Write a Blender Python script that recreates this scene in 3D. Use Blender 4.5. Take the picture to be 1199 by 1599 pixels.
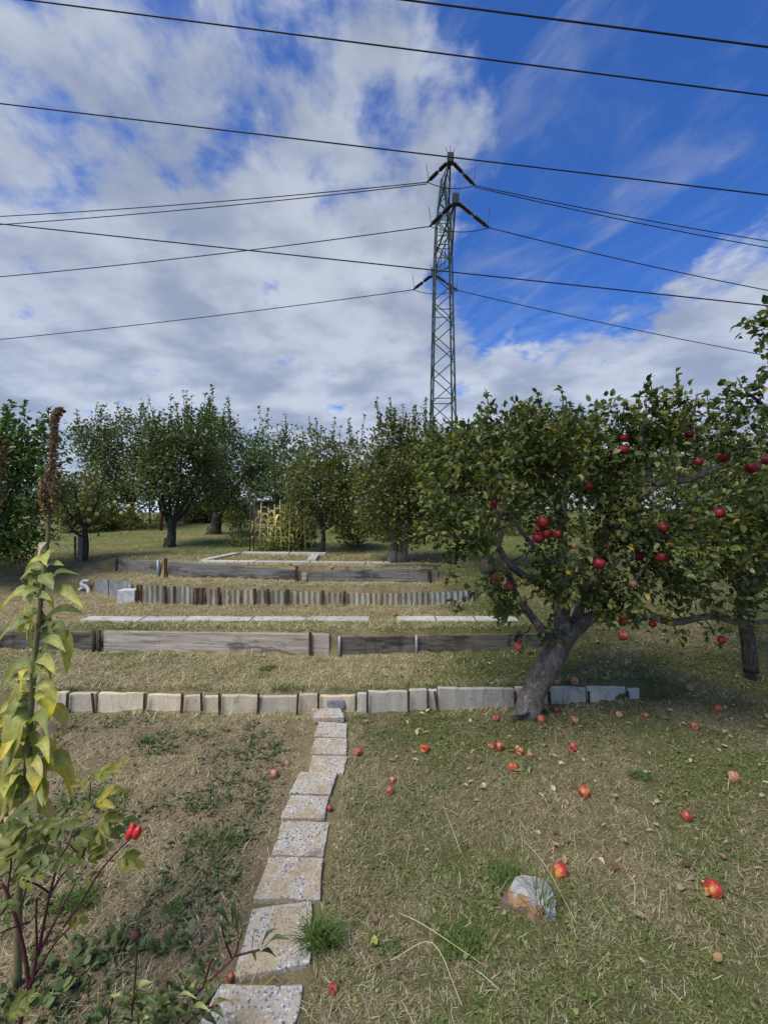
import bpy, bmesh, math, random
import numpy as np
from mathutils import Vector, Matrix, Euler

for o in list(bpy.data.objects):
    bpy.data.objects.remove(o)
SC = bpy.context.scene
COL = SC.collection
R = math.radians
rng = np.random.default_rng(7)
random.seed(7)

# ------------------------------------------------------------------ camera, sky, sun, exposure
F, CU, CV, HC = 680.0, 599.5, 800.0, 1.75          # focal length in photo pixels, principal point, eye height
cam_d = bpy.data.cameras.new('camera'); cam = bpy.data.objects.new('camera', cam_d); COL.objects.link(cam)
cam.location = (0, 0, HC); cam.rotation_euler = (R(90), 0, 0)
cam_d.sensor_fit = 'VERTICAL'; cam_d.sensor_height = 24; cam_d.lens = 24 * F / 1599
cam_d.clip_start = 0.05; cam_d.clip_end = 3000
SC.camera = cam

SUN_EL, SUN_AZ = R(57), R(-132)                     # azimuth from +Y towards +X: the sun stands behind the left shoulder
W = bpy.data.worlds.new('World'); SC.world = W; W.use_nodes = True
nt = W.node_tree; nt.nodes.clear()
def N(t, **k):
    n = nt.nodes.new(t)
    for a, b in k.items(): setattr(n, a, b)
    return n
def L(a, b): nt.links.new(a, b)
def setin(n, i, v):
    if isinstance(v, bpy.types.NodeSocket): nt.links.new(v, n.inputs[i])
    elif v is not None: n.inputs[i].default_value = v
def M(op, a, b=None, c=None, clamp=False):
    n = N('ShaderNodeMath', operation=op, use_clamp=clamp)
    setin(n, 0, a); setin(n, 1, b); setin(n, 2, c)
    return n.outputs[0]
def SS(v, lo, hi, a=0.0, b=1.0):
    n = N('ShaderNodeMapRange', interpolation_type='SMOOTHSTEP')
    setin(n, 0, v); setin(n, 1, lo); setin(n, 2, hi); setin(n, 3, a); setin(n, 4, b)
    return n.outputs[0]
def MIXC(f, a, b, mode='MIX'):
    n = N('ShaderNodeMix', data_type='RGBA', blend_type=mode)
    setin(n, 0, f); setin(n, 6, a); setin(n, 7, b)
    return n.outputs[2]
def NOISE(vec, scale, detail=4, rough=.55, dist=0.0, out=0):
    n = N('ShaderNodeTexNoise')
    if vec is not None: L(vec, n.inputs['Vector'])
    n.inputs['Scale'].default_value = scale; n.inputs['Detail'].default_value = detail
    n.inputs['Roughness'].default_value = rough; n.inputs['Distortion'].default_value = dist
    return n.outputs[out]
def COMB(x, y, z):
    n = N('ShaderNodeCombineXYZ'); setin(n, 0, x); setin(n, 1, y); setin(n, 2, z); return n.outputs[0]

sky = N('ShaderNodeTexSky', sky_type='NISHITA', sun_disc=False, sun_elevation=SUN_EL, sun_rotation=SUN_AZ,
        altitude=300, air_density=1.0, dust_density=.6, ozone_density=3.0)
tc = N('ShaderNodeTexCoord'); sp = N('ShaderNodeSeparateXYZ'); L(tc.outputs['Generated'], sp.inputs[0])
dx, dy, dz = sp.outputs
zc = M('ADD', M('MAXIMUM', dz, 0.0), .20)
px, py = M('DIVIDE', dx, zc), M('DIVIDE', dy, zc)   # where the line of sight meets a flat cloud layer
P = COMB(px, py, 0.0)
warp = NOISE(P, 2.2, 4, .55)
band_x = M('ADD', px, M('MULTIPLY', M('SUBTRACT', warp, .5), .42))
gap = M('MULTIPLY', M('MULTIPLY', SS(band_x, .07, .30), SS(band_x, .72, 1.06, 1.0, 0.0)), SS(M('ADD', py, M('MULTIPLY', warp, .35)), 1.52, 2.05, 1.0, .12))  # the long break of blue between two cloud decks
n_fine = NOISE(COMB(px, M('MULTIPLY', py, .85), 3.1), 7.5, 8, .56, .2)
n_big = NOISE(COMB(px, py, 7.7), 2.6, 5, .5, .1)
far = SS(py, .85, 1.25)                               # decks close up towards the horizon
nn = M('ADD', M('MULTIPLY', n_fine, .66), M('MULTIPLY', n_big, .34))
thr = M('ADD', .476, M('MULTIPLY', gap, .23))
thr = M('SUBTRACT', thr, M('MULTIPLY', M('MULTIPLY', far, .17), M('SUBTRACT', 1.0, M('MULTIPLY', gap, .75))))
cov = SS(nn, M('SUBTRACT', thr, .085), M('ADD', thr, .12))
thin = M('MULTIPLY', SS(NOISE(COMB(M('ADD', px, M('MULTIPLY', py, .45)), M('MULTIPLY', py, .55), 1.3), 4.2, 7, .6, .7), .44, .80), .42)
cov = M('MAXIMUM', M('MULTIPLY', cov, .88), thin)
low = SS(dz, .0, .12, .55, 0.0)                      # paler air low over the horizon
cov = M('MAXIMUM', cov, low)
shade = SS(M('ADD', M('MULTIPLY', n_big, .55), M('MULTIPLY', NOISE(P, 3.3, 5, .55), .45)), .40, .62)
cl = MIXC(shade, (6.6, 7.1, 7.9, 1), (3.6, 4.15, 5.2, 1))
skyc = MIXC(1.0, sky.outputs[0], (.50, 1.0, 1.86, 1), 'MULTIPLY')
bg = N('ShaderNodeBackground'); L(MIXC(cov, skyc, cl), bg.inputs[0]); bg.inputs[1].default_value = .09
wo = N('ShaderNodeOutputWorld'); L(bg.outputs[0], wo.inputs[0])

sl = bpy.data.lights.new('sun', 'SUN'); sl.energy = 3.5; sl.angle = R(34); sl.color = (1, .95, .88)
so = bpy.data.objects.new('sun', sl); COL.objects.link(so)
sdir = Vector((math.sin(SUN_AZ) * math.cos(SUN_EL), math.cos(SUN_AZ) * math.cos(SUN_EL), math.sin(SUN_EL)))
so.rotation_euler = (-sdir).to_track_quat('-Z', 'Y').to_euler(); so.location = sdir * 60
SC.view_settings.view_transform = 'Standard'; SC.view_settings.look = 'None'
SC.view_settings.gamma = 1; SC.view_settings.use_curve_mapping = False
SC.view_settings.exposure = 0.08
SC.cycles.max_bounces = 6; SC.cycles.transparent_max_bounces = 6

# ------------------------------------------------------------------ helpers
def at(u, v, Y):
    "the point Y metres ahead that the photograph shows at (u, v)"
    return Vector(((u - CU) / F * Y, Y, HC - (v - CV) / F * Y))
def tag(o, label=None, cat=None, group=None, kind=None):
    if label: o['label'] = label
    if cat: o['category'] = cat
    if group: o['group'] = group
    if kind: o['kind'] = kind
    return o
def empty(name, loc, label=None, cat=None, group=None):
    o = bpy.data.objects.new(name, None); COL.objects.link(o); o.location = loc
    o.empty_display_size = .1
    return tag(o, label, cat, group)
def link(name, me, mat=None, parent=None, origin=None):
    "link a mesh given in world coordinates; its origin goes to the parent's or to the origin given"
    off = parent.location if parent is not None else (Vector(origin) if origin is not None else None)
    o = bpy.data.objects.new(name, me); COL.objects.link(o)
    if mat is not None and not me.materials:
        for m in (mat if isinstance(mat, (list, tuple)) else [mat]): me.materials.append(m)
    if parent is not None:
        base = Vector((0, 0, 0)); p = parent
        while p is not None: base = base + p.location; p = p.parent
        me.transform(Matrix.Translation(-base)); o.parent = parent
    elif off is not None:
        me.transform(Matrix.Translation(-off)); o.location = off
    return o
def np_mesh(name, V, faces, col=None, smooth=False):
    "V (n,3); faces: list of (m,k) index arrays"
    me = bpy.data.meshes.new(name)
    V = np.ascontiguousarray(V, np.float32)
    loops = np.concatenate([f.reshape(-1) for f in faces]).astype(np.int32)
    tot = np.concatenate([np.full(len(f), f.shape[1]) for f in faces]).astype(np.int32)
    start = np.concatenate([[0], np.cumsum(tot)[:-1]]).astype(np.int32)
    me.vertices.add(len(V)); me.vertices.foreach_set('co', V.reshape(-1))
    me.loops.add(len(loops)); me.loops.foreach_set('vertex_index', loops)
    me.polygons.add(len(tot)); me.polygons.foreach_set('loop_start', start)
    try: me.polygons.foreach_set('loop_total', tot)
    except Exception: pass
    me.update(calc_edges=True)
    if smooth: me.polygons.foreach_set('use_smooth', np.ones(len(tot), bool))
    if col is not None:
        a = me.color_attributes.new('col', 'FLOAT_COLOR', 'POINT')
        c = np.ones((len(V), 4), np.float32); c[:, :3] = col
        a.data.foreach_set('color', c.reshape(-1))
    return me
class MB:
    def __init__(s): s.v = []; s.f = []; s.c = []
    def add(s, vs, fs, c=None):
        b = len(s.v); s.v += [tuple(x) for x in vs]; s.f += [tuple(i + b for i in f) for f in fs]
        s.c += [c or (1, 1, 1)] * len(vs)
    def tube(s, pts, rad, n=6, c=None, caps=True):
        pts = [Vector(p) for p in pts]
        if not isinstance(rad, (list, tuple, np.ndarray)): rad = [rad] * len(pts)
        d = (pts[-1] - pts[0])
        ref = Vector((0, 0, 1)) if abs(d.normalized().z if d.length else 0) < .8 else Vector((0, 1, 0))
        vs, fs = [], []
        for i, p in enumerate(pts):
            t = (pts[min(i + 1, len(pts) - 1)] - pts[max(i - 1, 0)])
            t = t.normalized() if t.length > 1e-9 else Vector((0, 0, 1))
            a = t.cross(ref)
            a = a.normalized() if a.length > 1e-6 else t.orthogonal().normalized()
            b = t.cross(a)
            for k in range(n):
                w = 2 * math.pi * k / n
                vs.append(p + (a * math.cos(w) + b * math.sin(w)) * rad[i])
        for i in range(len(pts) - 1):
            for k in range(n):
                k2 = (k + 1) % n
                fs.append((i * n + k, i * n + k2, (i + 1) * n + k2, (i + 1) * n + k))
        if caps:
            fs.append(tuple(range(n)[::-1])); fs.append(tuple((len(pts) - 1) * n + k for k in range(n)))
        s.add(vs, fs, c)
    def box(s, c, size, rz=0.0, col=None, rot=None):
        m = rot or Matrix.Rotation(rz, 3, 'Z'); c = Vector(c)
        vs = [c + m @ Vector((size[0] * x / 2, size[1] * y / 2, size[2] * z / 2)) for x in (-1, 1) for y in (-1, 1) for z in (-1, 1)]
        s.add(vs, [(0, 1, 3, 2), (4, 6, 7, 5), (0, 4, 5, 1), (2, 3, 7, 6), (0, 2, 6, 4), (1, 5, 7, 3)], col)
    def mesh(s, name, smooth=True, color=False):
        me = bpy.data.meshes.new(name); me.from_pydata(s.v, [], s.f); me.update()
        if smooth: me.polygons.foreach_set('use_smooth', np.ones(len(me.polygons), bool))
        if color:
            a = me.color_attributes.new('col', 'FLOAT_COLOR', 'POINT')
            c = np.ones((len(s.v), 4), np.float32); c[:, :3] = np.array(s.c)
            a.data.foreach_set('color', c.reshape(-1))
        return me
    def build(s, name, mat, parent=None, origin=None, smooth=True, color=False):
        return link(name, s.mesh(name, smooth, color), mat, parent, origin)
def catmull(pts, n=6):
    pts = [np.array(p, float) for p in pts]
    q = [2 * pts[0] - pts[1]] + pts + [2 * pts[-1] - pts[-2]]
    out = []
    for i in range(1, len(q) - 2):
        for k in range(n):
            t = k / n
            out.append(.5 * (2 * q[i] + (q[i + 1] - q[i - 1]) * t + (2 * q[i - 1] - 5 * q[i] + 4 * q[i + 1] - q[i + 2]) * t * t
                             + (3 * q[i] - q[i - 1] - 3 * q[i + 1] + q[i + 2]) * t ** 3))
    out.append(pts[-1]); return out
def _hash(ix, iy, seed):
    h = (ix.astype(np.int64) * 374761393 + iy.astype(np.int64) * 668265263 + seed * 974634777) & 0xffffffff
    h = ((h ^ (h >> 13)) * 1274126177) & 0xffffffff
    return ((h ^ (h >> 16)) & 0xffff) / 65535.0
def vn(x, y, s, seed=0):
    "value noise, 0..1, cell size s"
    x = np.asarray(x, float) / s; y = np.asarray(y, float) / s
    ix, iy = np.floor(x), np.floor(y); fx, fy = x - ix, y - iy
    fx = fx * fx * (3 - 2 * fx); fy = fy * fy * (3 - 2 * fy)
    a = _hash(ix, iy, seed); b = _hash(ix + 1, iy, seed); c = _hash(ix, iy + 1, seed); d = _hash(ix + 1, iy + 1, seed)
    return (a * (1 - fx) + b * fx) * (1 - fy) + (c * (1 - fx) + d * fx) * fy
def fbm(x, y, s, seed=0): return (vn(x, y, s, seed) + .5 * vn(x, y, s / 2.1, seed + 1) + .25 * vn(x, y, s / 4.3, seed + 2)) / 1.75
def sst(v, a, b):
    t = np.clip((v - a) / (b - a), 0, 1); return t * t * (3 - 2 * t)
def unit(a): return a / np.maximum(np.linalg.norm(a, axis=-1, keepdims=True), 1e-9)

# ------------------------------------------------------------------ materials
def material(name):
    global nt
    m = bpy.data.materials.new(name); m.use_nodes = True; nt = m.node_tree; nt.nodes.clear()
    out = N('ShaderNodeOutputMaterial'); b = N('ShaderNodeBsdfPrincipled'); L(b.outputs[0], out.inputs[0])
    return m, b, out
def OBJ(scale=(1, 1, 1)):
    t = N('ShaderNodeTexCoord'); mp = N('ShaderNodeMapping'); L(t.outputs['Object'], mp.inputs[0]); mp.inputs['Scale'].default_value = scale
    return mp.outputs[0]
def GEO():
    return N('ShaderNodeNewGeometry').outputs['Position']
def ramp(f, stops):
    n = N('ShaderNodeValToRGB'); L(f, n.inputs[0]); e = n.color_ramp.elements
    while len(e) < len(stops): e.new(.5)
    for k, (p, c) in enumerate(stops): e[k].position = p; e[k].color = (*c, 1)
    return n.outputs[0]
def bump(h, b, strength=.5, dist=.01):
    n = N('ShaderNodeBump'); L(h, n.inputs['Height']); n.inputs['Strength'].default_value = strength; n.inputs['Distance'].default_value = dist
    L(n.outputs[0], b.inputs['Normal'])
def rnd():
    return N('ShaderNodeObjectInfo').outputs['Random']
def ATTR(name='col'):
    n = N('ShaderNodeAttribute'); n.attribute_name = name; return n.outputs['Color']

def leaf_material(name, transl=.28, rough=.45, spec=.35, fine=60):
    m, b, out = material(name)
    c = ATTR()
    c = MIXC(1.0, c, ramp(NOISE(GEO(), fine, 3), [(.3, (.78, .78, .78)), (.7, (1.15, 1.15, 1.1))]), 'MULTIPLY')
    L(c, b.inputs['Base Color']); b.inputs['Roughness'].default_value = rough; b.inputs['Specular IOR Level'].default_value = spec
    t = N('ShaderNodeBsdfTranslucent'); L(MIXC(1.0, c, (1.25, 1.3, .7, 1), 'MULTIPLY'), t.inputs[0])
    x = N('ShaderNodeMixShader'); x.inputs[0].default_value = transl
    L(b.outputs[0], x.inputs[1]); L(t.outputs[0], x.inputs[2]); L(x.outputs[0], out.inputs[0])
    return m
M_LEAF = leaf_material('leaf'); M_GRASS = leaf_material('grass_blade', .2, .6, .2, 30)
def bark_material(name, dark, light, lichen):
    m, b, out = material(name); p = GEO()
    n1 = NOISE(p, 14, 6, .7, .4); n2 = NOISE(p, 5, 4, .6); n3 = NOISE(p, 60, 3, .6)
    mp = N('ShaderNodeMapping'); L(p, mp.inputs[0]); mp.inputs['Scale'].default_value = (46, 46, 10)
    n4 = NOISE(mp.outputs[0], 1.0, 5, .65, .5)
    c = ramp(n4, [(.3, dark), (.7, light)])
    c = MIXC(SS(n1, .54, .66), c, (*lichen, 1)); c = MIXC(SS(n2, .45, .7, 0, .5), c, (*dark, 1))
    L(c, b.inputs['Base Color']); b.inputs['Roughness'].default_value = .9; b.inputs['Specular IOR Level'].default_value = .15
    bump(M('ADD', n4, M('MULTIPLY', n3, .4)), b, .9, .012)
    return m
M_BARK = bark_material('apple_bark', (.07, .058, .046), (.235, .205, .165), (.36, .335, .28))
M_BARK2 = bark_material('dark_bark', (.026, .022, .018), (.09, .08, .068), (.15, .155, .135))
M_TWIG = bark_material('twig_bark', (.03, .025, .02), (.075, .062, .05), (.1, .1, .08))
def wood_material(name, dark, light, stain, moss=.0):
    m, b, out = material(name)
    p = OBJ((1, 1, 1)); r_ = rnd()
    off = N('ShaderNodeVectorMath', operation='ADD'); L(p, off.inputs[0]); L(COMB(M('MULTIPLY', r_, 17.0), r_, M('MULTIPLY', r_, 5.0)), off.inputs[1])
    p = off.outputs[0]
    def mp(s):
        q = N('ShaderNodeMapping'); L(p, q.inputs[0]); q.inputs['Scale'].default_value = s; return q.outputs[0]
    g = NOISE(mp((1.6, 40, 40)), 1.0, 6, .65, .6); g2 = NOISE(mp((4, 160, 160)), 1.0, 4, .6, .3)
    c = ramp(M('ADD', M('MULTIPLY', g, .65), M('MULTIPLY', g2, .35)), [(.36, dark), (.62, light)])
    st = NOISE(mp((1.3, 4, 5)), 1.0, 6, .7, .3)
    c = MIXC(SS(st, .50, .60, 0, .8), c, (*stain, 1))
    dr = NOISE(mp((22, 3, 1.2)), 1.0, 4, .6)
    c = MIXC(SS(dr, .58, .72, 0, .6), c, (*stain, 1))
    fl = NOISE(mp((7, 30, 60)), 1.0, 5, .7)
    c = MIXC(SS(fl, .60, .66, 0, .55), c, (*[min(1, x * 1.25) for x in light], 1))
    if moss:
        gn = N('ShaderNodeNewGeometry'); s2 = N('ShaderNodeSeparateXYZ'); L(gn.outputs['Normal'], s2.inputs[0])
        c = MIXC(M('MULTIPLY', SS(s2.outputs[2], .5, .9), SS(NOISE(mp((9, 9, 9)), 1, 5, .6), .38, .6, 0, moss)), c, (.33, .24, .06, 1))
    L(c, b.inputs['Base Color']); b.inputs['Roughness'].default_value = .88; b.inputs['Specular IOR Level'].default_value = .15
    bump(M('ADD', g, M('MULTIPLY', g2, .6)), b, .6, .004)
    return m
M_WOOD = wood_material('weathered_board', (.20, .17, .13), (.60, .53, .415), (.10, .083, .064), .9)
M_WOOD_D = wood_material('dark_shaded_weathered_board', (.08, .07, .056), (.22, .195, .155), (.04, .034, .028), .6)  # darkened copy of the board wood; holds the right-hand boards' shadow in its colour
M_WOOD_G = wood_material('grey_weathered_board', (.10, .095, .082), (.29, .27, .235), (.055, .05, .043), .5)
M_POSTW = wood_material('brown_post', (.04, .03, .022), (.11, .085, .065), (.025, .02, .016))
def concrete_material(name, a, b_, stain, lichen=None, speck=0):
    m, b, out = material(name); p = OBJ(); r_ = rnd()
    off = N('ShaderNodeVectorMath', operation='ADD'); L(p, off.inputs[0]); L(COMB(M('MULTIPLY', r_, 31.0), M('MULTIPLY', r_, 13.0), r_), off.inputs[1]); p = off.outputs[0]
    n1 = NOISE(p, 5, 6, .65, .2); n2 = NOISE(p, 46, 5, .7); n3 = NOISE(p, 11, 5, .7, .5)
    c = ramp(M('ADD', M('MULTIPLY', n1, .6), M('MULTIPLY', n2, .4)), [(.35, a), (.65, b_)])
    c = MIXC(SS(n3, .54, .72, 0, .75), c, (*stain, 1))
    mp = N('ShaderNodeMapping'); L(p, mp.inputs[0]); mp.inputs['Scale'].default_value = (30, 30, 3)
    c = MIXC(SS(NOISE(mp.outputs[0], 1, 4, .6), .57, .74, 0, .6), c, (*stain, 1))
    if lichen: c = MIXC(SS(NOISE(p, 8.5, 5, .7), .55, .68, 0, .7), c, (*lichen, 1))
    c = MIXC(1.0, c, ramp(r_, [(0, (.82, .82, .82)), (1, (1.08, 1.07, 1.03))]), 'MULTIPLY')
    L(c, b.inputs['Base Color']); b.inputs['Roughness'].default_value = .92; b.inputs['Specular IOR Level'].default_value = .15
    bump(M('ADD', n2, M('MULTIPLY', n3, .5)), b, .5, .006)
    return m
M_CONC = concrete_material('cream_concrete', (.50, .425, .295), (.72, .63, .46), (.25, .19, .115))
M_CONC_G = concrete_material('grey_concrete', (.43, .395, .315), (.62, .575, .465), (.19, .165, .12))
M_CONC_P = concrete_material('pale_concrete', (.40, .38, .335), (.60, .575, .52), (.24, .2, .15), (.3, .26, .15))
def terrazzo():
    m, b, out = material('terrazzo_slab'); p0 = OBJ(); r_ = rnd()
    off = N('ShaderNodeVectorMath', operation='ADD'); L(p0, off.inputs[0]); L(COMB(M('MULTIPLY', r_, 31.0), M('MULTIPLY', r_, 13.0), r_), off.inputs[1]); p = off.outputs[0]
    dv = N('ShaderNodeVectorMath', operation='ADD'); sc_ = N('ShaderNodeVectorMath', operation='SCALE'); L(NOISE(p, 40, 3, .6, 0, 1), sc_.inputs[0]); sc_.inputs['Scale'].default_value = .022; L(p, dv.inputs[0]); L(sc_.outputs[0], dv.inputs[1]); pw = dv.outputs[0]
    v = N('ShaderNodeTexVoronoi'); L(pw, v.inputs['Vector']); v.inputs['Scale'].default_value = 88; v.inputs['Randomness'].default_value = 1
    s = N('ShaderNodeSeparateColor'); L(v.outputs['Color'], s.inputs[0])
    base = ramp(NOISE(p, 130, 4, .7), [(.3, (.36, .32, .25)), (.7, (.57, .51, .41))])
    stone = ramp(s.outputs[1], [(0, (.07, .075, .10)), (.30, (.17, .17, .2)), (.5, (.30, .29, .29)), (.62, (.72, .70, .66)), (1, (.52, .46, .36))])
    isl = M('MULTIPLY', SS(s.outputs[0], .30, .36), SS(v.outputs['Distance'], .40, .58, 1.0, 0.0))
    c = MIXC(isl, base, stone)
    v2 = N('ShaderNodeTexVoronoi'); L(pw, v2.inputs['Vector']); v2.inputs['Scale'].default_value = 150
    c = MIXC(SS(v2.outputs['Distance'], .2, .3, .5, 0), c, (.16, .15, .16, 1))
    rust = NOISE(p, 6.5, 6, .65, .3)
    c = MIXC(SS(rust, .43, .62, 0, .68), c, (.40, .29, .145, 1))
    c = MIXC(SS(NOISE(p, 4.1, 5, .6, .2), .55, .7, 0, .65), c, (.13, .12, .105, 1))
    c = MIXC(SS(NOISE(p, 45, 4, .8), .60, .70, 0, .5), c, (.3, .27, .17, 1))
    L(c, b.inputs['Base Color']); b.inputs['Roughness'].default_value = .8; b.inputs['Specular IOR Level'].default_value = .25
    bump(M('ADD', NOISE(p, 150, 4, .7), M('MULTIPLY', rust, 1.0)), b, .45, .004)
    return m
M_TERR = terrazzo()
def corrugated_material():
    m, b, out = material('old_cement_sheet'); p = OBJ(); r_ = rnd(); g = GEO()
    c = ramp(r_, [(0, (.36, .36, .30)), (.3, (.46, .42, .29)), (.6, (.40, .37, .25)), (1, (.30, .29, .24))])
    mp = N('ShaderNodeMapping'); L(g, mp.inputs[0]); mp.inputs['Scale'].default_value = (9, 9, 2)
    c = MIXC(SS(NOISE(mp.outputs[0], 1.0, 6, .7), .40, .64, 0, .85), c, (.19, .155, .095, 1))
    mp2 = N('ShaderNodeMapping'); L(g, mp2.inputs[0]); mp2.inputs['Scale'].default_value = (26, 26, 6)
    c = MIXC(SS(NOISE(mp2.outputs[0], 1.0, 5, .75), .56, .68, 0, .8), c, (.09, .055, .04, 1))
    L(c, b.inputs['Base Color']); b.inputs['Roughness'].default_value = .85
    bump(NOISE(g, 60, 4), b, .3, .004); return m
M_CORR = corrugated_material()
def simple(name, a, b_, scale=20, rough=.7, metal=0.0, bmp=.3, spec=.3):
    m, b, out = material(name); p = OBJ(); n1 = NOISE(p, scale, 6, .65, .2)
    L(ramp(n1, [(.35, a), (.65, b_)]), b.inputs['Base Color']); b.inputs['Roughness'].default_value = rough; b.inputs['Metallic'].default_value = metal
    b.inputs['Specular IOR Level'].default_value = spec
    if bmp: bump(NOISE(p, scale * 3, 4), b, bmp, .004)
    return m
M_CORRB = simple('blue_grey_sheet', (.19, .20, .19), (.36, .37, .34), 9)
M_RUSTSHEET = simple('rusted_strip', (.05, .035, .025), (.16, .10, .07), 14, .9)
M_RUST = simple('rusty_iron', (.03, .017, .012), (.10, .05, .03), 40, .85)
M_GALV = simple('galvanised_pipe', (.22, .24, .25), (.36, .38, .38), 30, .5, .3)
M_PYLON = simple('green_pylon_paint', (.028, .05, .038), (.07, .10, .082), 3, .6, 0, 0)
M_PYLON_D = simple('pylon_joint_steel', (.02, .025, .024), (.045, .05, .05), 5, .6, 0, 0)
M_INS = simple('dark_insulator', (.012, .012, .013), (.03, .028, .028), 8, .35, 0, 0, .5)
M_CABLE = simple('cable', (.018, .018, .02), (.035, .035, .038), 2, .6, 0, 0)
M_WHITE = simple('dirty_white_stone', (.42, .41, .38), (.68, .67, .63), 14, .85)
M_SHED = wood_material('shed_boards', (.06, .054, .048), (.16, .148, .13), (.035, .03, .028))
M_REDWALL = simple('red_brick_wall', (.22, .07, .045), (.33, .11, .07), 6)
M_PALEWALL = simple('pale_render', (.58, .62, .66), (.72, .75, .78), 2)
M_ROOFG = simple('pale_roof_sheet', (.5, .56, .64), (.62, .68, .76), 3, .5)
M_GLASS = simple('window_glass', (.02, .025, .03), (.04, .05, .06), 3, .1, 0, 0, .8)
M_STEM = simple('green_stem', (.13, .12, .05), (.22, .2, .09), 40)
M_ROSESTEM = simple('purple_rose_stem', (.06, .015, .02), (.13, .035, .045), 60, .6)
M_DRYSTEM = simple('dry_stem', (.06, .04, .025), (.12, .085, .05), 60)
M_SPIKE = leaf_material('seed_spike', .1, .8, .1, 90)
def apple_material(name, red, second, brown=0.0):
    m, b, out = material(name); p = OBJ(); r_ = rnd()
    off = N('ShaderNodeVectorMath', operation='ADD'); L(p, off.inputs[0]); L(COMB(r_, M('MULTIPLY', r_, 9.0), M('MULTIPLY', r_, 5.0)), off.inputs[1]); q = off.outputs[0]
    c = MIXC(SS(NOISE(q, .8, 3, .5), .44, .66), (*red, 1), (*second, 1))
    s = N('ShaderNodeMapping'); L(p, s.inputs[0]); s.inputs['Scale'].default_value = (8, 8, 1.0)
    c = MIXC(SS(NOISE(s.outputs[0], 1, 3), .5, .7, 0, .3), c, (*second, 1))
    v = N('ShaderNodeTexVoronoi'); L(p, v.inputs['Vector']); v.inputs['Scale'].default_value = 9
    c = MIXC(SS(v.outputs['Distance'], .08, .16, .22, 0), c, (.6, .42, .22, 1))
    if brown: c = MIXC(SS(NOISE(q, 1.3, 3, .6), .57, .62, 0, brown), c, (.05, .025, .012, 1))
    L(c, b.inputs['Base Color']); b.inputs['Roughness'].default_value = .42; b.inputs['Specular IOR Level'].default_value = .35
    b.inputs['Coat Weight'].default_value = .0
    return m
A_RED = apple_material('dark_red_apple', (.20, .010, .022), (.30, .028, .03))
A_RED2 = apple_material('fallen_red_apple', (.29, .030, .03), (.44, .15, .065), .8)
A_ORG = apple_material('orange_red_apple', (.36, .065, .035), (.52, .24, .10), .9)
A_YEL = apple_material('yellow_red_apple', (.42, .03, .035), (.60, .33, .06), .3)
A_BRN = apple_material('browned_apple', (.34, .16, .085), (.50, .27, .14), .8)
A_GOLD = apple_material('yellow_apple', (.62, .47, .09), (.6, .5, .16))
M_HIP = simple('red_rose_hip', (.50, .012, .02), (.62, .03, .03), 9, .3, 0, 0, .5)

# ------------------------------------------------------------------ terrain
def iw(tbl):
    xs, ys = zip(*tbl); return lambda x: np.interp(x, xs, ys)
Y1 = iw([(-4, 3.80), (-.3, 3.80), (.5, 3.86), (2.4, 4.06)])
Y2 = iw([(-5, 5.05), (-3.0, 4.90), (-.6, 4.73), (.35, 4.82), (1.95, 5.0)])
Y3 = iw([(-4.75, 7.1), (-3.66, 6.31), (-3.4, 6.18), (-1.76, 6.01), (.18, 6.05), (1.25, 6.12)])
Y4 = iw([(-4.75, 7.68), (-3.37, 6.84), (-1.33, 6.50), (.8, 6.42)])
STEPS = [(Y1, .165, -9, 2.40), (Y2, .245, -9, 1.95), (Y3, .24, -4.7, 1.25), (Y4, .215, -4.72, .80)]
def height(x, y, rough=True):
    x = np.asarray(x, float); y = np.asarray(y, float)
    z = .028 * sst(y, 5.0, 6.0) + .022 * sst(y, 3.9, 4.7)
    for Yw, h, x0, x1 in STEPS:
        w = Yw(x)
        m = sst(x, x0 - .5, x0) * (1 - sst(x, x1, x1 + .55))
        z = z + h * (m * sst(y, w + .004, w + .045) + (1 - m) * sst(y, w - .75, w + .75))
    z = z + .80 * sst(y, 6.2, 23) + .5 * sst(y, 18, 60) - 2.3 * sst(-x, 9, 16) * sst(y, 24, 38)
    if rough:
        k = 1 - .6 * sst(y, 15, 40)
        z = z + k * (.05 * (fbm(x, y, 1.1, 3) - .5) * sst(y, 1.0, 1.6) + .018 * (vn(x, y, .16, 9) - .5) + .010 * (vn(x, y, .07, 5) - .5))
        pth = np.exp(-((x + .43) / .22) ** 2) * (1 - sst(y, 3.55, 3.8))
        z = z * (1 - pth) + pth * (-.004)
        bed = (1 - sst(x, -.75, -.60)) * (1 - sst(y, 3.5, 3.75))
        z = z + bed * (.02 * (vn(x, y, .11, 21) - .45) + .012 * (vn(x, y, .045, 22) - .5))
    return z
def hz(x, y): return float(height(np.array([x]), np.array([y]))[0])
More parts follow.
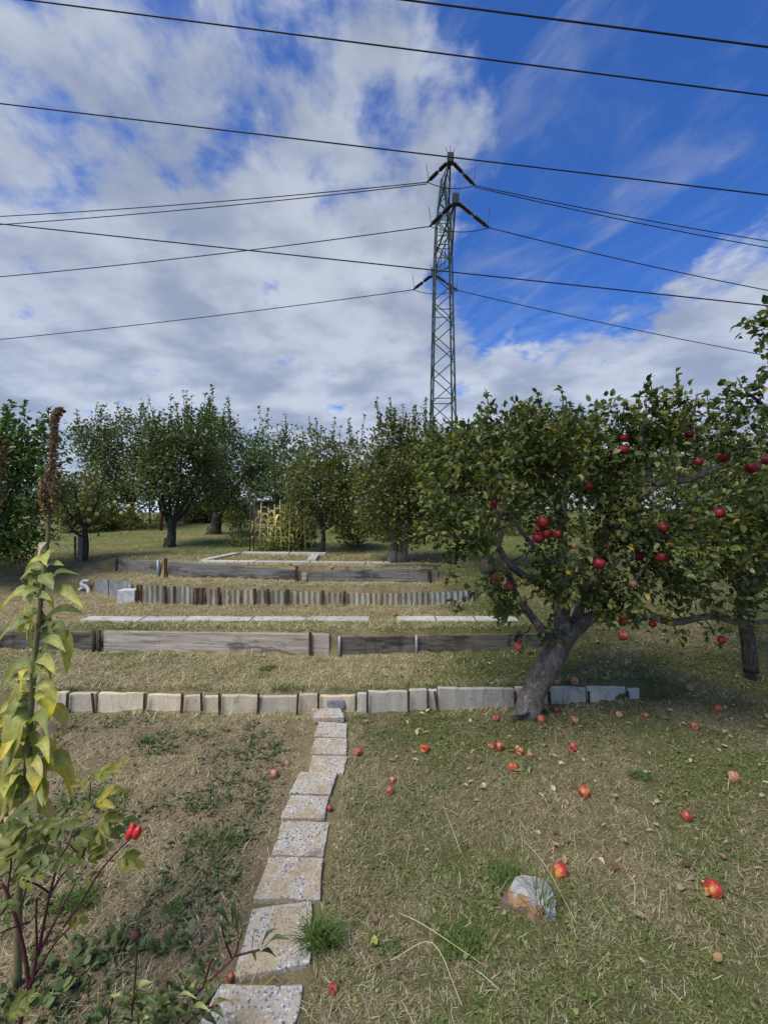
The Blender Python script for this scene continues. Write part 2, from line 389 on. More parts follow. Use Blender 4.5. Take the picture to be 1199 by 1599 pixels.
def zones(x, y):
    "soil, green, straw shares of the ground cover"
    big = fbm(x, y, 1.3, 31); mid = fbm(x, y, .42, 33)
    bed = (1 - sst(x, -.62, -.52)) * (1 - sst(y, 3.72, 3.8))
    right = sst(x, -.1, 1.6)
    t1 = sst(y, 3.9, 4.0) * (1 - sst(y, 4.8, 5.0))
    g = .24 + .55 * (big - .5) + .9 * (mid - .5) + .16 * right
    g = g - .12 * t1 * (1 - right) - .30 * sst(y, 4.9, 5.3) * (1 - sst(y, 6.6, 7.4)) * (1 - right) + .50 * sst(y, 7.4, 8.8) + .06 * sst(x, -.35, -.1) * (1 - sst(y, 3.7, 4.2)) + .22 * sst(x, .3, 1.5) * sst(y, 3.8, 4.2)
    und = np.exp(-(((x - 1.55) / .9) ** 2 + ((y - 3.35) / .5) ** 2))
    soil = .55 * bed * sst(mid + .5 * big, .55, .85) + .22 * bed + .38 * und * sst(mid, .4, .6)
    soil = soil + .35 * sst(mid, .55, .7) * sst(y, 5.9, 6.2) * (1 - sst(y, 6.4, 6.6))
    return np.clip(soil, 0, 1), np.clip(g, 0, 1), bed

def grid_axis(a, b, fine, out, ratio=1.13):
    xs = list(np.arange(a, b + 1e-6, fine)); s = fine
    lo = [a]; hi = [xs[-1]]
    while hi[-1] < out: s *= ratio; hi.append(hi[-1] + s)
    s = fine
    while lo[-1] > -out: s *= ratio; lo.append(lo[-1] - s)
    return np.array(lo[:0:-1] + xs + hi[1:])
def build_ground():
    xs = grid_axis(-4.9, 4.9, .036, 700); ys = grid_axis(.9, 8.4, .028, 700)
    X, Y = np.meshgrid(xs, ys); x, y = X.ravel(), Y.ravel()
    Z = height(x, y)
    n, m = len(xs), len(ys)
    i = (np.arange(m - 1)[:, None] * n + np.arange(n - 1)[None]).ravel()
    faces = np.stack([i, i + 1, i + n + 1, i + n], 1)
    soil, g, bed = zones(x, y)
    c_soil = np.array([.215, .162, .102]); c_straw = np.array([.25, .205, .108]); c_green = np.array([.085, .10, .030])
    c = c_straw[None] * (1 - g[:, None]) + c_green[None] * g[:, None]
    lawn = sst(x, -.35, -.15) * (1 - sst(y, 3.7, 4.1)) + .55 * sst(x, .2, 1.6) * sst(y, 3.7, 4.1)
    c = c * (1 + .75 * g * sst(y, 7.2, 8.8))[:, None]
    c = c * (1 - .28 * np.clip(lawn, 0, 1))[:, None]  # right lawn: its shade and darker thatch both put into the colour
    c = c * (1 - soil[:, None]) + c_soil[None] * soil[:, None]
    c = c * (.78 + .44 * vn(x, y, .05, 41))[:, None]
    me = np_mesh('ground', np.stack([x, y, Z], 1), [faces], c, True)
    m_, b, out = material('garden_soil'); p = GEO()
    col = MIXC(1.0, ATTR(), ramp(NOISE(p, 90, 6, .75), [(.28, (.48, .46, .43)), (.55, (1, 1, 1)), (.75, (1.45, 1.4, 1.3))]), 'MULTIPLY')
    col = MIXC(SS(NOISE(p, 26, 5, .7, .4), .56, .68, 0, .55), col, (.085, .062, .042, 1))
    L(col, b.inputs['Base Color']); b.inputs['Roughness'].default_value = .95; b.inputs['Specular IOR Level'].default_value = .1
    bump(M('ADD', NOISE(p, 45, 6, .75), M('MULTIPLY', NOISE(p, 160, 4, .7), .5)), b, .6, .012)
    o = link('ground', me, m_); tag(o, kind='structure')
build_ground()

# ------------------------------------------------------------------ grass and litter
def blades(x, y, L_, w, heading, lean, curve, col, up=0.0):
    n = len(x); z = height(x, y) + up
    D = np.stack([np.cos(heading), np.sin(heading), np.zeros(n)], 1); S = np.stack([-np.sin(heading), np.cos(heading), np.zeros(n)], 1)
    def pt(t):
        a = lean + curve * t
        return np.stack([x, y, z - .002], 1) + (D * np.sin(a)[:, None] + np.array([0, 0, 1.0])[None] * np.cos(a)[:, None]) * (L_ * t)[:, None]
    b0 = pt(np.zeros(n)); m = pt(np.full(n, .55)); tip = pt(np.ones(n))
    h = (S * (w / 2)[:, None])
    V = np.stack([b0 - h, b0 + h, m + h * .8, m - h * .8, tip], 1).reshape(-1, 3)
    k = (np.arange(n) * 5)[:, None]
    q = k + np.array([0, 1, 2, 3]); t = k + np.array([3, 2, 4])
    C = np.repeat(col, 5, 0) * np.tile(np.array([.75, .75, 1, 1, 1.12]), n)[:, None]
    return V, q, t, C
def sample_zone(n, y0, y1, pw=1.0):
    u = rng.random(n); y = (y0 ** (1 + pw) + u * (y1 ** (1 + pw) - y0 ** (1 + pw))) ** (1 / (1 + pw))
    x = (rng.random(n) * 2 - 1) * (.93 * y + .55); return x, y
def off_hard(x, y):
    "keep clear of the paving and of the walls themselves"
    k = ~((np.abs(x + .43) < .165) & (y < 3.62))
    for Yw, h, x0, x1 in STEPS: k &= ~((x > x0) & (x < x1) & (y > Yw(x) - .05) & (y < Yw(x) + .05))
    k &= ~((y > 5.25) & (y < 5.41) & (x > -3.6) & (x < 1.6) & (rng.random(len(x)) < .6))
    return k
PAL = dict(straw=[(.70, .60, .36), (.56, .46, .26), (.76, .68, .46), (.40, .31, .17), (.58, .53, .28)],
           green=[(.14, .19, .05), (.18, .225, .06), (.10, .15, .042), (.24, .26, .08)])
def pick(names, n):
    a = np.array(PAL[names]); c = a[rng.integers(0, len(a), n)]
    return c * (.8 + .4 * rng.random((n, 1)))
def grass_layer(specs):
    Vs, Qs, Ts, Cs, off = [], [], [], [], 0
    for V, q, t, C in specs:
        Vs.append(V); Qs.append(q + off); Ts.append(t + off); Cs.append(C); off += len(V)
    return np_mesh('grass', np.concatenate(Vs), [np.concatenate(Qs), np.concatenate(Ts)], np.concatenate(Cs), False)
def make_grass():
    dry, gre = [], []
    for n, y0, y1, sc in ((370000, 1.25, 3.9, .84), (270000, 3.9, 7.2, 1.3), (76000, 7.2, 16, 2.1)):
        x, y = sample_zone(n, y0, y1, .6); k = off_hard(x, y); x, y = x[k], y[k]
        soil, g, bed = zones(x, y); r_ = rng.random(len(x))
        dens = vn(x, y, .09, 51) * .6 + .55
        k = r_ < np.where(bed > .5, .72, 1.0) * (1 - .75 * soil) * dens
        x, y, soil, g, bed = x[k], y[k], soil[k], g[k], bed[k]
        isg = rng.random(len(x)) < sst(g + .35 * (vn(x, y, .06, 61) - .5), .12, .75) * .86
        for sel, is_green in ((isg, True), (~isg, False)):
            xx, yy = x[sel], y[sel]; m = len(xx)
            if is_green:
                LL = (.018 + .026 * rng.random(m)) * sc; w = (.0022 + .0028 * rng.random(m)) * sc
                lean = .35 + .8 * rng.random(m); cu = .3 + .7 * rng.random(m); C = pick('green', m)
            else:
                LL = (.020 + .052 * rng.random(m) ** 1.8) * sc; w = (.0015 + .0026 * rng.random(m) ** 1.5) * sc
                lean = .85 + .65 * rng.random(m); cu = -.1 + .5 * rng.random(m); C = pick('straw', m) * (.62 + .55 * rng.random((m, 1))) * (1 - .24 * sst(xx, -.35, -.1) * (1 - sst(yy, 3.7, 4.1)))[:, None]  # right-lawn straw darkened too, painted shade together with duller thatch
            a = rng.random(m) * 2 * np.pi
            (gre if is_green else dry).append(blades(xx, yy, LL, w, a, lean, cu, C))
    # longer dry stalks lying over the lawn and standing along the wall feet
    x, y = sample_zone(1500, 1.3, 7.0, .5); k = off_hard(x, y); x, y = x[k], y[k]; m = len(x)
    dry.append(blades(x, y, .07 + .13 * rng.random(m), .0016 + .0014 * rng.random(m), rng.random(m) * 6.28, 1.15 + .3 * rng.random(m), .1 + .3 * rng.random(m), pick('straw', m) * 1.1))
    for Yw, x0, x1, n, back in ((Y1, -3.2, 2.4, 1500, .07), (Y1, -3.2, 2.4, 900, -.07), (Y2, -4.2, 1.9, 1500, .08), (Y2, -4.2, 1.9, 800, -.07), (Y3, -4.6, 1.2, 1100, -.08), (Y3, -4.6, 1.2, 900, .09), (Y4, -4.6, .8, 700, -.08), (Y4, -4.6, .8, 700, .1)):
        xx = x0 + (x1 - x0) * rng.random(n); k = vn(xx, xx * 0, .3, int(n)) > .38; xx = xx[k]; m = len(xx)
        yy = Yw(xx) + back + np.sign(back) * .10 * rng.random(m) ** 2
        gr = rng.random(m) < (.5 if back > 0 else .3)
        for s_, nm in ((gr, 'green'), (~gr, 'straw')):
            m2 = s_.sum(); (gre if nm == 'green' else dry).append(blades(xx[s_], yy[s_], .04 + .08 * rng.random(m2), .003 + .002 * rng.random(m2), rng.random(m2) * 6.28, .1 + .7 * rng.random(m2), .3 + .8 * rng.random(m2), pick(nm, m2)))
    m = 420; x = -.43 + .30 * (rng.random(m) - .5); y = 1.4 + 2.2 * rng.random(m); k = vn(x, y, .13, 15) > .5; x, y = x[k], y[k]; m = len(x)
    dry.append(blades(x, y, .02 + .05 * rng.random(m), .0014 + .001 * rng.random(m), rng.random(m) * 6.28, 1.36 + .16 * rng.random(m), .1 * rng.random(m), pick('straw', m) * .8, .024))
    # weedy strip on the second terrace
    n = 9000; xx = -4.2 + 6.0 * rng.random(n); yy = Y2(xx) + .07 + .36 * rng.random(n); k = vn(xx, yy, .22, 77) > .36; xx, yy = xx[k], yy[k]; m = len(xx)
    gr = rng.random(m) < .55
    for s_, nm in ((gr, 'green'), (~gr, 'straw')):
        m2 = s_.sum(); (gre if nm == 'green' else dry).append(blades(xx[s_], yy[s_], .03 + .06 * rng.random(m2), .003 + .004 * rng.random(m2), rng.random(m2) * 6.28, .3 + .9 * rng.random(m2), .3 + .8 * rng.random(m2), pick(nm, m2)))
    o = link('dry_grass', grass_layer(dry), M_GRASS); tag(o, 'matted straw coloured dry grass over lawn and terraces', 'dry grass', kind='stuff')
    o = link('grass', grass_layer(gre), M_GRASS); tag(o, 'short olive green grass growing through the dry lawn', 'grass', kind='stuff')
make_grass()

# leaf templates (along, across, up) for scattered leaves
LT_NEAR = (np.array([(0, 0, 0), (.24, -.25, .10), (.24, 0, -.03), (.24, .25, .08), (.62, -.27, .10), (.62, 0, -.05), (.62, .27, .06), (1, 0, -.20)]),
           [np.array([(0, 2, 1), (0, 3, 2), (4, 5, 7), (5, 6, 7)]), np.array([(1, 2, 5, 4), (2, 3, 6, 5)])])
LT_FAR = (np.array([(0, 0, 0), (.45, -.36, .08), (1, 0, -.1), (.45, .36, .08)]), [np.array([(0, 2, 1), (0, 3, 2)])])
LT_OVAL = (np.array([(0, 0, 0), (.3, -.33, .03), (.75, -.28, .05), (1, 0, 0), (.75, .28, .05), (.3, .33, .03)]), [np.array([(0, 5, 1)]), np.array([(1, 5, 4, 2)]), np.array([(2, 4, 3)])])
def frames(D, Nh):
    D = unit(D); S = unit(np.cross(D, Nh)); return D, S, np.cross(S, D)
def leaf_cloud(P_, D, Nh, size, col, tpl, wid=1.0):
    T, fs = tpl; n, k = len(P_), len(T); curl = (.2 + 1.9 * rng.random(n))[:, None, None]; wv = (.75 + .45 * rng.random(n))[:, None, None]
    D, S, U = frames(D, Nh)
    V = P_[:, None] + size[:, None, None] * (T[None, :, 0:1] * D[:, None] + wid * wv * T[None, :, 1:2] * S[:, None] + curl * T[None, :, 2:3] * U[:, None])
    base = (np.arange(n) * k)[:, None, None]
    F_ = [(base + f[None]).reshape(-1, f.shape[1]) for f in fs]
    return V.reshape(-1, 3), F_, np.repeat(col, k, 0)
def merge_clouds(items, name, smooth=False):
    Vs, Cs, Fd, off = [], [], {}, 0
    for V, fs, C in items:
        for f in fs: Fd.setdefault(f.shape[1], []).append(f + off)
        Vs.append(V); Cs.append(C); off += len(V)
    return np_mesh(name, np.concatenate(Vs), [np.concatenate(f) for f in Fd.values()], np.concatenate(Cs), smooth)
def rand_dir(n):
    return unit(rng.normal(size=(n, 3)))

def make_weeds():
    it = []
    # clover and small broad leaves in the lawn
    x, y = sample_zone(30000, 1.3, 4.6, .5); k = off_hard(x, y); x, y = x[k], y[k]
    soil, g, bed = zones(x, y); k = rng.random(len(x)) < sst(g + .5 * (vn(x, y, .16, 71) - .5), .28, .72) * (1 - .5 * bed) + .04; x, y = x[k], y[k]; m = len(x)
    D = np.stack([np.cos(a := rng.random(m) * 6.28), np.sin(a), .1 + .5 * rng.random(m)], 1)
    it.append(leaf_cloud(np.stack([x, y, height(x, y) + .002 + .012 * rng.random(m)], 1), D, np.array([0, 0, 1.0]) + .4 * rng.normal(size=(m, 3)), .009 + .013 * rng.random(m), pick('green', m), LT_OVAL, 1.1))
    # rosettes of broad weeds in the old bed
    cx, cy = sample_zone(520, 1.35, 3.7, .6); cx = -.7 - rng.random(520) * (.93 * cy - .3)
    k = fbm(cx, cy, .42, 33) > .47; cx, cy = cx[k], cy[k]
    n = 11; x = np.repeat(cx, n); y = np.repeat(cy, n); m = len(x); a = rng.random(m) * 6.28; sp_ = .055 * rng.random(m)
    x = x + np.cos(a) * sp_; y = y + np.sin(a) * sp_
    D = np.stack([np.cos(a), np.sin(a), .25 + .7 * rng.random(m)], 1)
    c = np.array([(.11, .155, .06), (.15, .19, .075), (.09, .125, .055)])[rng.integers(0, 3, m)] * (.8 + .4 * rng.random((m, 1)))
    it.append(leaf_cloud(np.stack([x, y, height(x, y)], 1), D, np.array([0, 0, 1.0]) + .3 * rng.normal(size=(m, 3)), (.018 + .030 * rng.random(m)), c, LT_NEAR, .5))
    m = 620; x = -1.45 + .83 * rng.random(m); y = 1.36 + .42 * rng.random(m) ** 1.3; k = vn(x, y, .12, 91) > .42; x, y = x[k], y[k]; m = len(x); a = rng.random(m) * 6.28
    D = np.stack([np.cos(a), np.sin(a), .3 + .7 * rng.random(m)], 1); c = np.array([(.14, .185, .065), (.19, .235, .09), (.12, .155, .05)])[rng.integers(0, 3, m)] * (.8 + .4 * rng.random((m, 1)))
    it.append(leaf_cloud(np.stack([x, y, height(x, y) + .03 * rng.random(m)], 1), D, np.array([0, 0, 1.0]) + .4 * rng.normal(size=(m, 3)), .022 + .03 * rng.random(m), c, LT_OVAL, 1.0))
    o = link('weeds', merge_clouds(it, 'weeds'), M_LEAF); tag(o, 'low clover and broad leaved weeds in lawn and old bed', 'weeds', kind='stuff')
    # crumbled dead leaves and straw bits
    it = []
    x, y = sample_zone(9000, 1.3, 7.0, .5); k = off_hard(x, y); x, y = x[k], y[k]
    m = len(x); D = rand_dir(m); D[:, 2] *= .25
    c = np.array([(.20, .13, .07), (.30, .22, .12), (.10, .065, .04), (.42, .33, .19)])[rng.integers(0, 4, m)] * (.7 + .5 * rng.random((m, 1)))
    it.append(leaf_cloud(np.stack([x, y, height(x, y) + .006], 1), D, np.array([0, 0, 1.0]) + .5 * rng.normal(size=(m, 3)), .010 + .016 * rng.random(m) ** 2, c, LT_OVAL, .8))
    n = 520; a = rng.random(n) * 6.28; rr = np.sqrt(rng.random(n)); x = 2.2 + 2.3 * rr * np.cos(a); y = 3.7 + 1.9 * rr * np.sin(a); k = off_hard(x, y) & (y > 1.5); x, y = x[k], y[k]; m = len(x)
    D = rand_dir(m); D[:, 2] = .3 * np.abs(D[:, 2])
    c = np.array([(.36, .27, .14), (.26, .16, .08), (.45, .38, .16), (.16, .1, .06), (.5, .42, .27)])[rng.integers(0, 5, m)] * (.75 + .45 * rng.random((m, 1)))
    it.append(leaf_cloud(np.stack([x, y, height(x, y) + .014], 1), D, np.array([0, 0, 1.0]) + .35 * rng.normal(size=(m, 3)), .028 + .026 * rng.random(m), c, LT_NEAR, .9))
    n = 260; x = -3 + 4.4 * rng.random(n); y = 6.5 + 1.6 * rng.random(n); k = off_hard(x, y); x, y = x[k], y[k]; m = len(x); D = rand_dir(m); D[:, 2] *= .3
    c = np.array([(.5, .37, .1), (.36, .27, .14), (.45, .38, .2)])[rng.integers(0, 3, m)]
    it.append(leaf_cloud(np.stack([x, y, height(x, y) + .02], 1), D, np.array([0, 0, 1.0]) + .35 * rng.normal(size=(m, 3)), .04 + .03 * rng.random(m), c, LT_NEAR, .9))
    o = link('leaf_litter', merge_clouds(it, 'leaf_litter'), M_GRASS); tag(o, 'scattered dead leaves and crumbs on the ground', 'leaf litter', kind='stuff')
    # clods and gravel of the old bed
    t = np.array([(1, 0, 0), (-1, 0, 0), (0, 1, 0), (0, -1, 0), (0, 0, 1), (0, 0, -.6)], float)
    fs = np.array([(0, 2, 4), (2, 1, 4), (1, 3, 4), (3, 0, 4), (2, 0, 5), (1, 2, 5), (3, 1, 5), (0, 3, 5)])
    x, y = sample_zone(7000, 1.3, 3.75, .5); x = -.62 - rng.random(7000) * (.93 * y); m = len(x)
    s_ = .004 + .011 * rng.random(m) ** 3; V = np.stack([x, y, height(x, y)], 1)[:, None] + s_[:, None, None] * (t[None] * (.6 + .8 * rng.random((m, 6, 1))))
    c = np.array([(.25, .185, .12), (.32, .25, .17), (.17, .125, .085)])[rng.integers(0, 3, m)]
    me = np_mesh('clods', V.reshape(-1, 3), [((np.arange(m) * 6)[:, None, None] + fs[None]).reshape(-1, 3)], np.repeat(c, 6, 0))
    o = link('soil_clods', me, M_GRASS); tag(o, 'small dry clods of soil in the old garden bed', 'soil', kind='stuff')
make_weeds()

# ------------------------------------------------------------------ terrace walls
def plank(name, a, b, zb, zt, th, mat, parent, seg=.12, wob=.006, bev=.006, lean=0.0):
    "a board from plan point a to b: bottom heights zb (2), top heights zt (2); grain runs along its own X axis"
    a, b = Vector((a[0], a[1])), Vector((b[0], b[1])); d = b - a; ln = d.length; ang = math.atan2(d.y, d.x)
    n = max(2, int(ln / seg)); bm = bmesh.new(); rows = []
    for i in range(n + 1):
        t = i / n; z0 = zb[0] + (zb[1] - zb[0]) * t; z1 = zt[0] + (zt[1] - zt[0]) * t
        w = random.uniform(-wob, wob); s = random.uniform(-wob, wob) * .6; k = .01 * math.sin(t * 5 + zb[0] * 40)
        rows.append([bm.verts.new((ln * t, s + k * .3, z0 + w)), bm.verts.new((ln * t, s + lean + k * .3, z1 + w * .6)), bm.verts.new((ln * t, s + th + lean, z1 + w * .6 - .002)), bm.verts.new((ln * t, s + th, z0 + w))])
    for i in range(n):
        for k in range(4): bm.faces.new((rows[i][k], rows[i + 1][k], rows[i + 1][(k + 1) % 4], rows[i][(k + 1) % 4]))
    bm.faces.new(rows[0]); bm.faces.new(rows[-1][::-1])
    bmesh.ops.recalc_face_normals(bm, faces=bm.faces)
    me = bpy.data.meshes.new(name); bm.to_mesh(me); bm.free(); me.materials.append(mat)
    o = bpy.data.objects.new(name, me); COL.objects.link(o); o.parent = parent
    o.location = Vector((a.x, a.y, 0)) - parent.location; o.rotation_euler = (0, 0, ang)
    md = o.modifiers.new('bevel', 'BEVEL'); md.width = bev; md.segments = 2; md.limit_method = 'ANGLE'
    return o
def XatY(u, Yw):
    "plan point on a wall line seen at photo column u"
    Y = 6.0
    for _ in range(30): Y = .5 * Y + .5 * float(Yw((u - CU) / F * Y))
    return ((u - CU) / F * Y, Y)
def zat(v, Y): return HC - (v - CV) / F * Y
def stake(name, u, v0, v1, Yw, w, mat, parent, lean=0.0, front=.012, rnd_=False, sink=.08):
    x, Y = XatY(u, Yw); Y -= front; mb = MB(); z0, z1 = zat(v1, Y) - sink, zat(v0, Y)
    if rnd_: mb.tube([(x, Y, z0), (x + lean, Y, z1)], w / 2, 8)
    else:
        vs = [(x - w / 2, Y - .006, z0), (x + w / 2, Y - .006, z0), (x + w / 2, Y + .006, z0), (x - w / 2, Y + .006, z0)]
        vs += [(p[0] + lean, p[1], z1) for p in vs[:4]]
        mb.add(vs, [(0, 3, 2, 1), (4, 5, 6, 7), (0, 1, 5, 4), (1, 2, 6, 5), (2, 3, 7, 6), (3, 0, 4, 7)])
    return mb.build(name, mat, parent, smooth=rnd_)

# lowest: concrete edging slabs held by iron pegs
edge = empty('concrete_edging', (0, 3.8, 0), 'low row of concrete edging slabs held by rusty pegs across the lawn', 'garden edging')
EU = [(20, 78, 1078, 1110), (80, 107, 1080, 1111), (109, 151, 1081, 1113), (153, 227, 1083, 1114), (229, 285, 1085, 1113), (287, 317, 1086, 1114), (319, 344, 1087, 1112), (346, 403, 1086, 1112), (405, 464, 1085, 1112), (466, 497, 1084, 1112), (499, 555, 1085, 1111),
      (557, 573, 1083, 1111), (575, 637, 1080, 1110), (639, 667, 1077, 1107), (669, 682, 1076, 1107), (684, 803, 1073, 1106), (806, 856, 1073, 1103), (858, 915, 1073, 1098), (917, 979, 1073, 1096), (981, 998, 1074, 1094)]
for u0, u1, vt, vb in EU:
    vt += 2
    a, b = XatY(u0, Y1), XatY(u1, Y1); t = random.uniform(-.008, .008)
    a = (a[0], a[1] - .012 + t); b = (b[0], b[1] - .012 - t)
    za, zb_ = zat(vt, a[1]) + random.uniform(-.006, .006), zat(vt, b[1]) + random.uniform(-.006, .006)
    cream = u1 < 560
    o = plank('edging_slab', a, b, (-.07, -.07), (za, zb_), .045, M_CONC if cream else M_CONC_G, edge, .05, .007, .010, random.uniform(.0, .03))
for u, dx_ in ((108, .015), (152, -.02), (228, .01), (286, .01), (318, -.005), (345, 0), (404, .01), (465, .012), (498, 0), (574, 0), (638, .0), (668, .0), (683, -.03), (804, -.006), (857, -.01), (916, 0), (979, -.02)):
    stake('peg', u, 1080 if u > 560 else 1083, 1112 if u < 800 else 1099, Y1, .017, M_RUST, edge, dx_, .034, sink=.05)
# middle: boards
bw = empty('board_wall', (0, 4.8, .17), 'long retaining wall of wide weathered boards on the first terrace', 'board wall')
for u0, u1, vt0, vt1, mat in ((-40, 100, 985, 987, M_WOOD_D), (104, 146, 987, 988, M_WOOD_D), (162, 484, 986, 990, M_WOOD), (486, 514, 990, 991, M_WOOD), (531, 648, 994, 994, M_WOOD_D), (651, 860, 993, 990, M_WOOD_D)):  # right-hand boards: their shadow is painted in through the dark wood
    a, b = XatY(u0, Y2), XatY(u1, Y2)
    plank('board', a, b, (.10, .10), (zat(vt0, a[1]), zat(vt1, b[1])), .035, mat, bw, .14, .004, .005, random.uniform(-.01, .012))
for u in (149, 157): stake('wooden_post', u, 985, 1021, Y2, .045, M_POSTW, bw, random.uniform(-.01, .01), .02, True)
stake('iron_stake', 485, 988, 1027, Y2, .03, M_RUST, bw, 0, .02); stake('pipe_stake', 530, 994, 1026, Y2, .03, M_GALV, bw, .004, .022, True); stake('pipe_stake', 650, 992, 1024, Y2, .032, M_GALV, bw, 0, .022, True)
# third: corrugated sheets set on edge in a curve
cw = empty('corrugated_edging', (-1.5, 6.1, .45), 'curved low wall of upright corrugated sheet pieces on the second terrace', 'sheet edging')
def corr_sheet(u0, u1, vt, vb, mat, pitch=.078, amp=.012):
    a, b = XatY(u0, Y3), XatY(u1, Y3); ln = math.hypot(b[0] - a[0], b[1] - a[1]); n = max(4, int(ln / pitch * 8))
    dxn, dyn = (b[0] - a[0]) / ln, (b[1] - a[1]) / ln; nx, ny = -dyn, dxn; ph = random.random() * 6
    za, zb_ = zat(vt, a[1]), zat(vt, b[1]); mb = MB(); vs = []
    for i in range(n + 1):
        t = i / n; s = math.sin(t * ln / pitch * 2 * math.pi + ph); s = max(-.75, s) * amp
        tx, ty = a[0] + (b[0] - a[0]) * t, float(Y3(a[0] + (b[0] - a[0]) * t)) - .02
        zt = zat(vt, ty) + random.uniform(-.008, .008) ; zb2 = hz(tx, ty - .05) - .06
        for off in (0, .008):
            vs.append((tx + nx * (s + off), ty + ny * (s + off), zt)); vs.append((tx + nx * (s + off), ty + ny * (s + off), zb2))
    fs = []
    for i in range(n):
        p, q = i * 4, i * 4 + 4
        fs += [(p, p + 1, q + 1, q), (p + 2, q + 2, q + 3, p + 3), (p, q, q + 2, p + 2)]
    mb.add(vs, fs); mb.build('corrugated_sheet', mat, cw, smooth=False)
for u0, u1, vt, vb, mat in ((150, 172, 905, 925, M_CORRB), (173, 205, 908, 938, M_CORRB), (226, 262, 915, 944, M_CORR), (263, 302, 917, 946, M_CORR), (303, 322, 919, 947, M_RUSTSHEET), (323, 345, 920, 947, M_CORR), (346, 378, 922, 948, M_CORR), (379, 420, 922, 948, M_CORR), (421, 447, 923, 948, M_CORR), (454, 505, 924, 948, M_CORR), (506, 535, 926, 948, M_CORR),
                            (542, 580, 927, 947, M_CORR), (581, 625, 927, 947, M_CORR), (626, 672, 926, 946, M_CORR), (673, 704, 925, 946, M_CORRB), (705, 738, 924, 945, M_CORRB)):
    corr_sheet(u0, u1, vt, vb, mat)
for u, mat in ((218, M_RUST), (223, M_RUST), (262, M_RUST), (275, M_RUST), (345, M_RUST), (400, M_RUST), (449, M_RUST), (452, M_RUST), (538, M_RUST), (420, M_RUST), (505, M_RUST)):
    stake('iron_stake', u, 914 + (u - 218) * .03, 947, Y3, .035, mat, cw, random.uniform(-.012, .012), .05)
# top: boards again
tw = empty('upper_board_wall', (-2, 6.7, .7), 'grey upper board wall slanting across the top terrace', 'board wall')
for u0, u1, vt0, vt1, zb, mat in ((182, 247, 873, 877, .64, M_WOOD_G), (263, 461, 877, 890, .745, M_WOOD_G), (480, 668, 891, 888, .715, M_WOOD_G), (669, 684, 888, 888, .70, M_WOOD_D)):
    a, b = XatY(u0, Y4), XatY(u1, Y4); plank('board', a, b, (zb, zb), (zat(vt0, a[1]), zat(vt1, b[1])), .035, mat, tw, .16, .005, .005)
a, b = XatY(263, Y4), XatY(461, Y4); plank('gap_shade_board', (a[0], a[1] + .05), (b[0], b[1] + .05), (.62, .62), (.75, .75), .03, M_WOOD_D, tw)  # first: added dark board, set back to paint the shaded gap beneath
a, b = XatY(484, Y4), XatY(664, Y4); plank('batten', (a[0], a[1] - .03), (b[0], b[1] - .03), (.69, .69), (.712, .712), .03, M_WOOD, tw, bev=.003)
stake('wooden_post', 183, 872, 894, Y4, .05, M_POSTW, tw, 0, .02, True)
stake('pipe_stake', 248.5, 875, 903, Y4, .05, M_GALV, tw, 0, .02, True); stake('iron_stake', 260, 872, 906, Y4, .05, M_RUST, tw, .0, .02); stake('iron_stake', 464, 884, 912, Y4, .035, M_RUST, tw, 0, .02); stake('wooden_post', 477, 893, 912, Y4, .06, M_WOOD, tw, -.02, .03); stake('iron_stake', 670, 890, 910, Y4, .04, M_RUST, tw, 0, .02)

# pale concrete strips laid flat
def flat_slab(name, pts, th, mat, parent, lift=.012, origin=None, zf=None):
    "a laid slab with the plan corners pts"
    bm = bmesh.new(); c = Vector((sum(p[0] for p in pts) / len(pts), sum(p[1] for p in pts) / len(pts)))
    zs = [height(np.array([p[0]]), np.array([p[1]]), False)[0] if zf is None else zf for p in pts]
    top = []
    for i, p in enumerate(pts):
        q = pts[(i + 1) % len(pts)]
        for k in range(4):
            t = k / 4; j = random.uniform(-.004, .004)
            top.append(bm.verts.new((p[0] + (q[0] - p[0]) * t + j, p[1] + (q[1] - p[1]) * t + random.uniform(-.004, .004), zs[i] + (zs[(i + 1) % len(pts)] - zs[i]) * t + lift + (0 if parent else 0))))
    f = bm.faces.new(top)
    if f.normal.z < 0: f.normal_flip()
    r_ = bmesh.ops.extrude_face_region(bm, geom=[f])
    bmesh.ops.translate(bm, verts=[v for v in r_['geom'] if isinstance(v, bmesh.types.BMVert)], vec=(0, 0, -th))
    bmesh.ops.recalc_face_normals(bm, faces=bm.faces)
    me = bpy.data.meshes.new(name); bm.to_mesh(me); bm.free()
    o = link(name, me, mat, parent, origin if parent is None else None)
    md = o.modifiers.new('bevel', 'BEVEL'); md.width = .005; md.segments = 2; md.limit_method = 'ANGLE'; md.angle_limit = R(50)
    return o
strip = empty('slab_strip', (-1, 5.3, .42), 'broken line of pale flat slabs lying on the grass behind the boards', 'slab path')
for x0, x1 in ((-3.66, -2.96), (-2.94, -2.42), (-2.41, -1.62), (-1.60, -.95), (-.94, -.18), (.16, .62), (.64, 1.1), (1.12, 1.62)):
    s = random.uniform(-.015, .015); j = random.uniform(-.02, .02)
    flat_slab('slab', [(x0, 5.24 + s), (x1, 5.24 - s), (x1, 5.42 - s + j), (x0, 5.42 + s)], .05, M_CONC_P, strip, .012)
bed = empty('bed_border', (-1.6, 7.4, .95), 'pale slabs bordering a small raised bed below the corn', 'bed border')
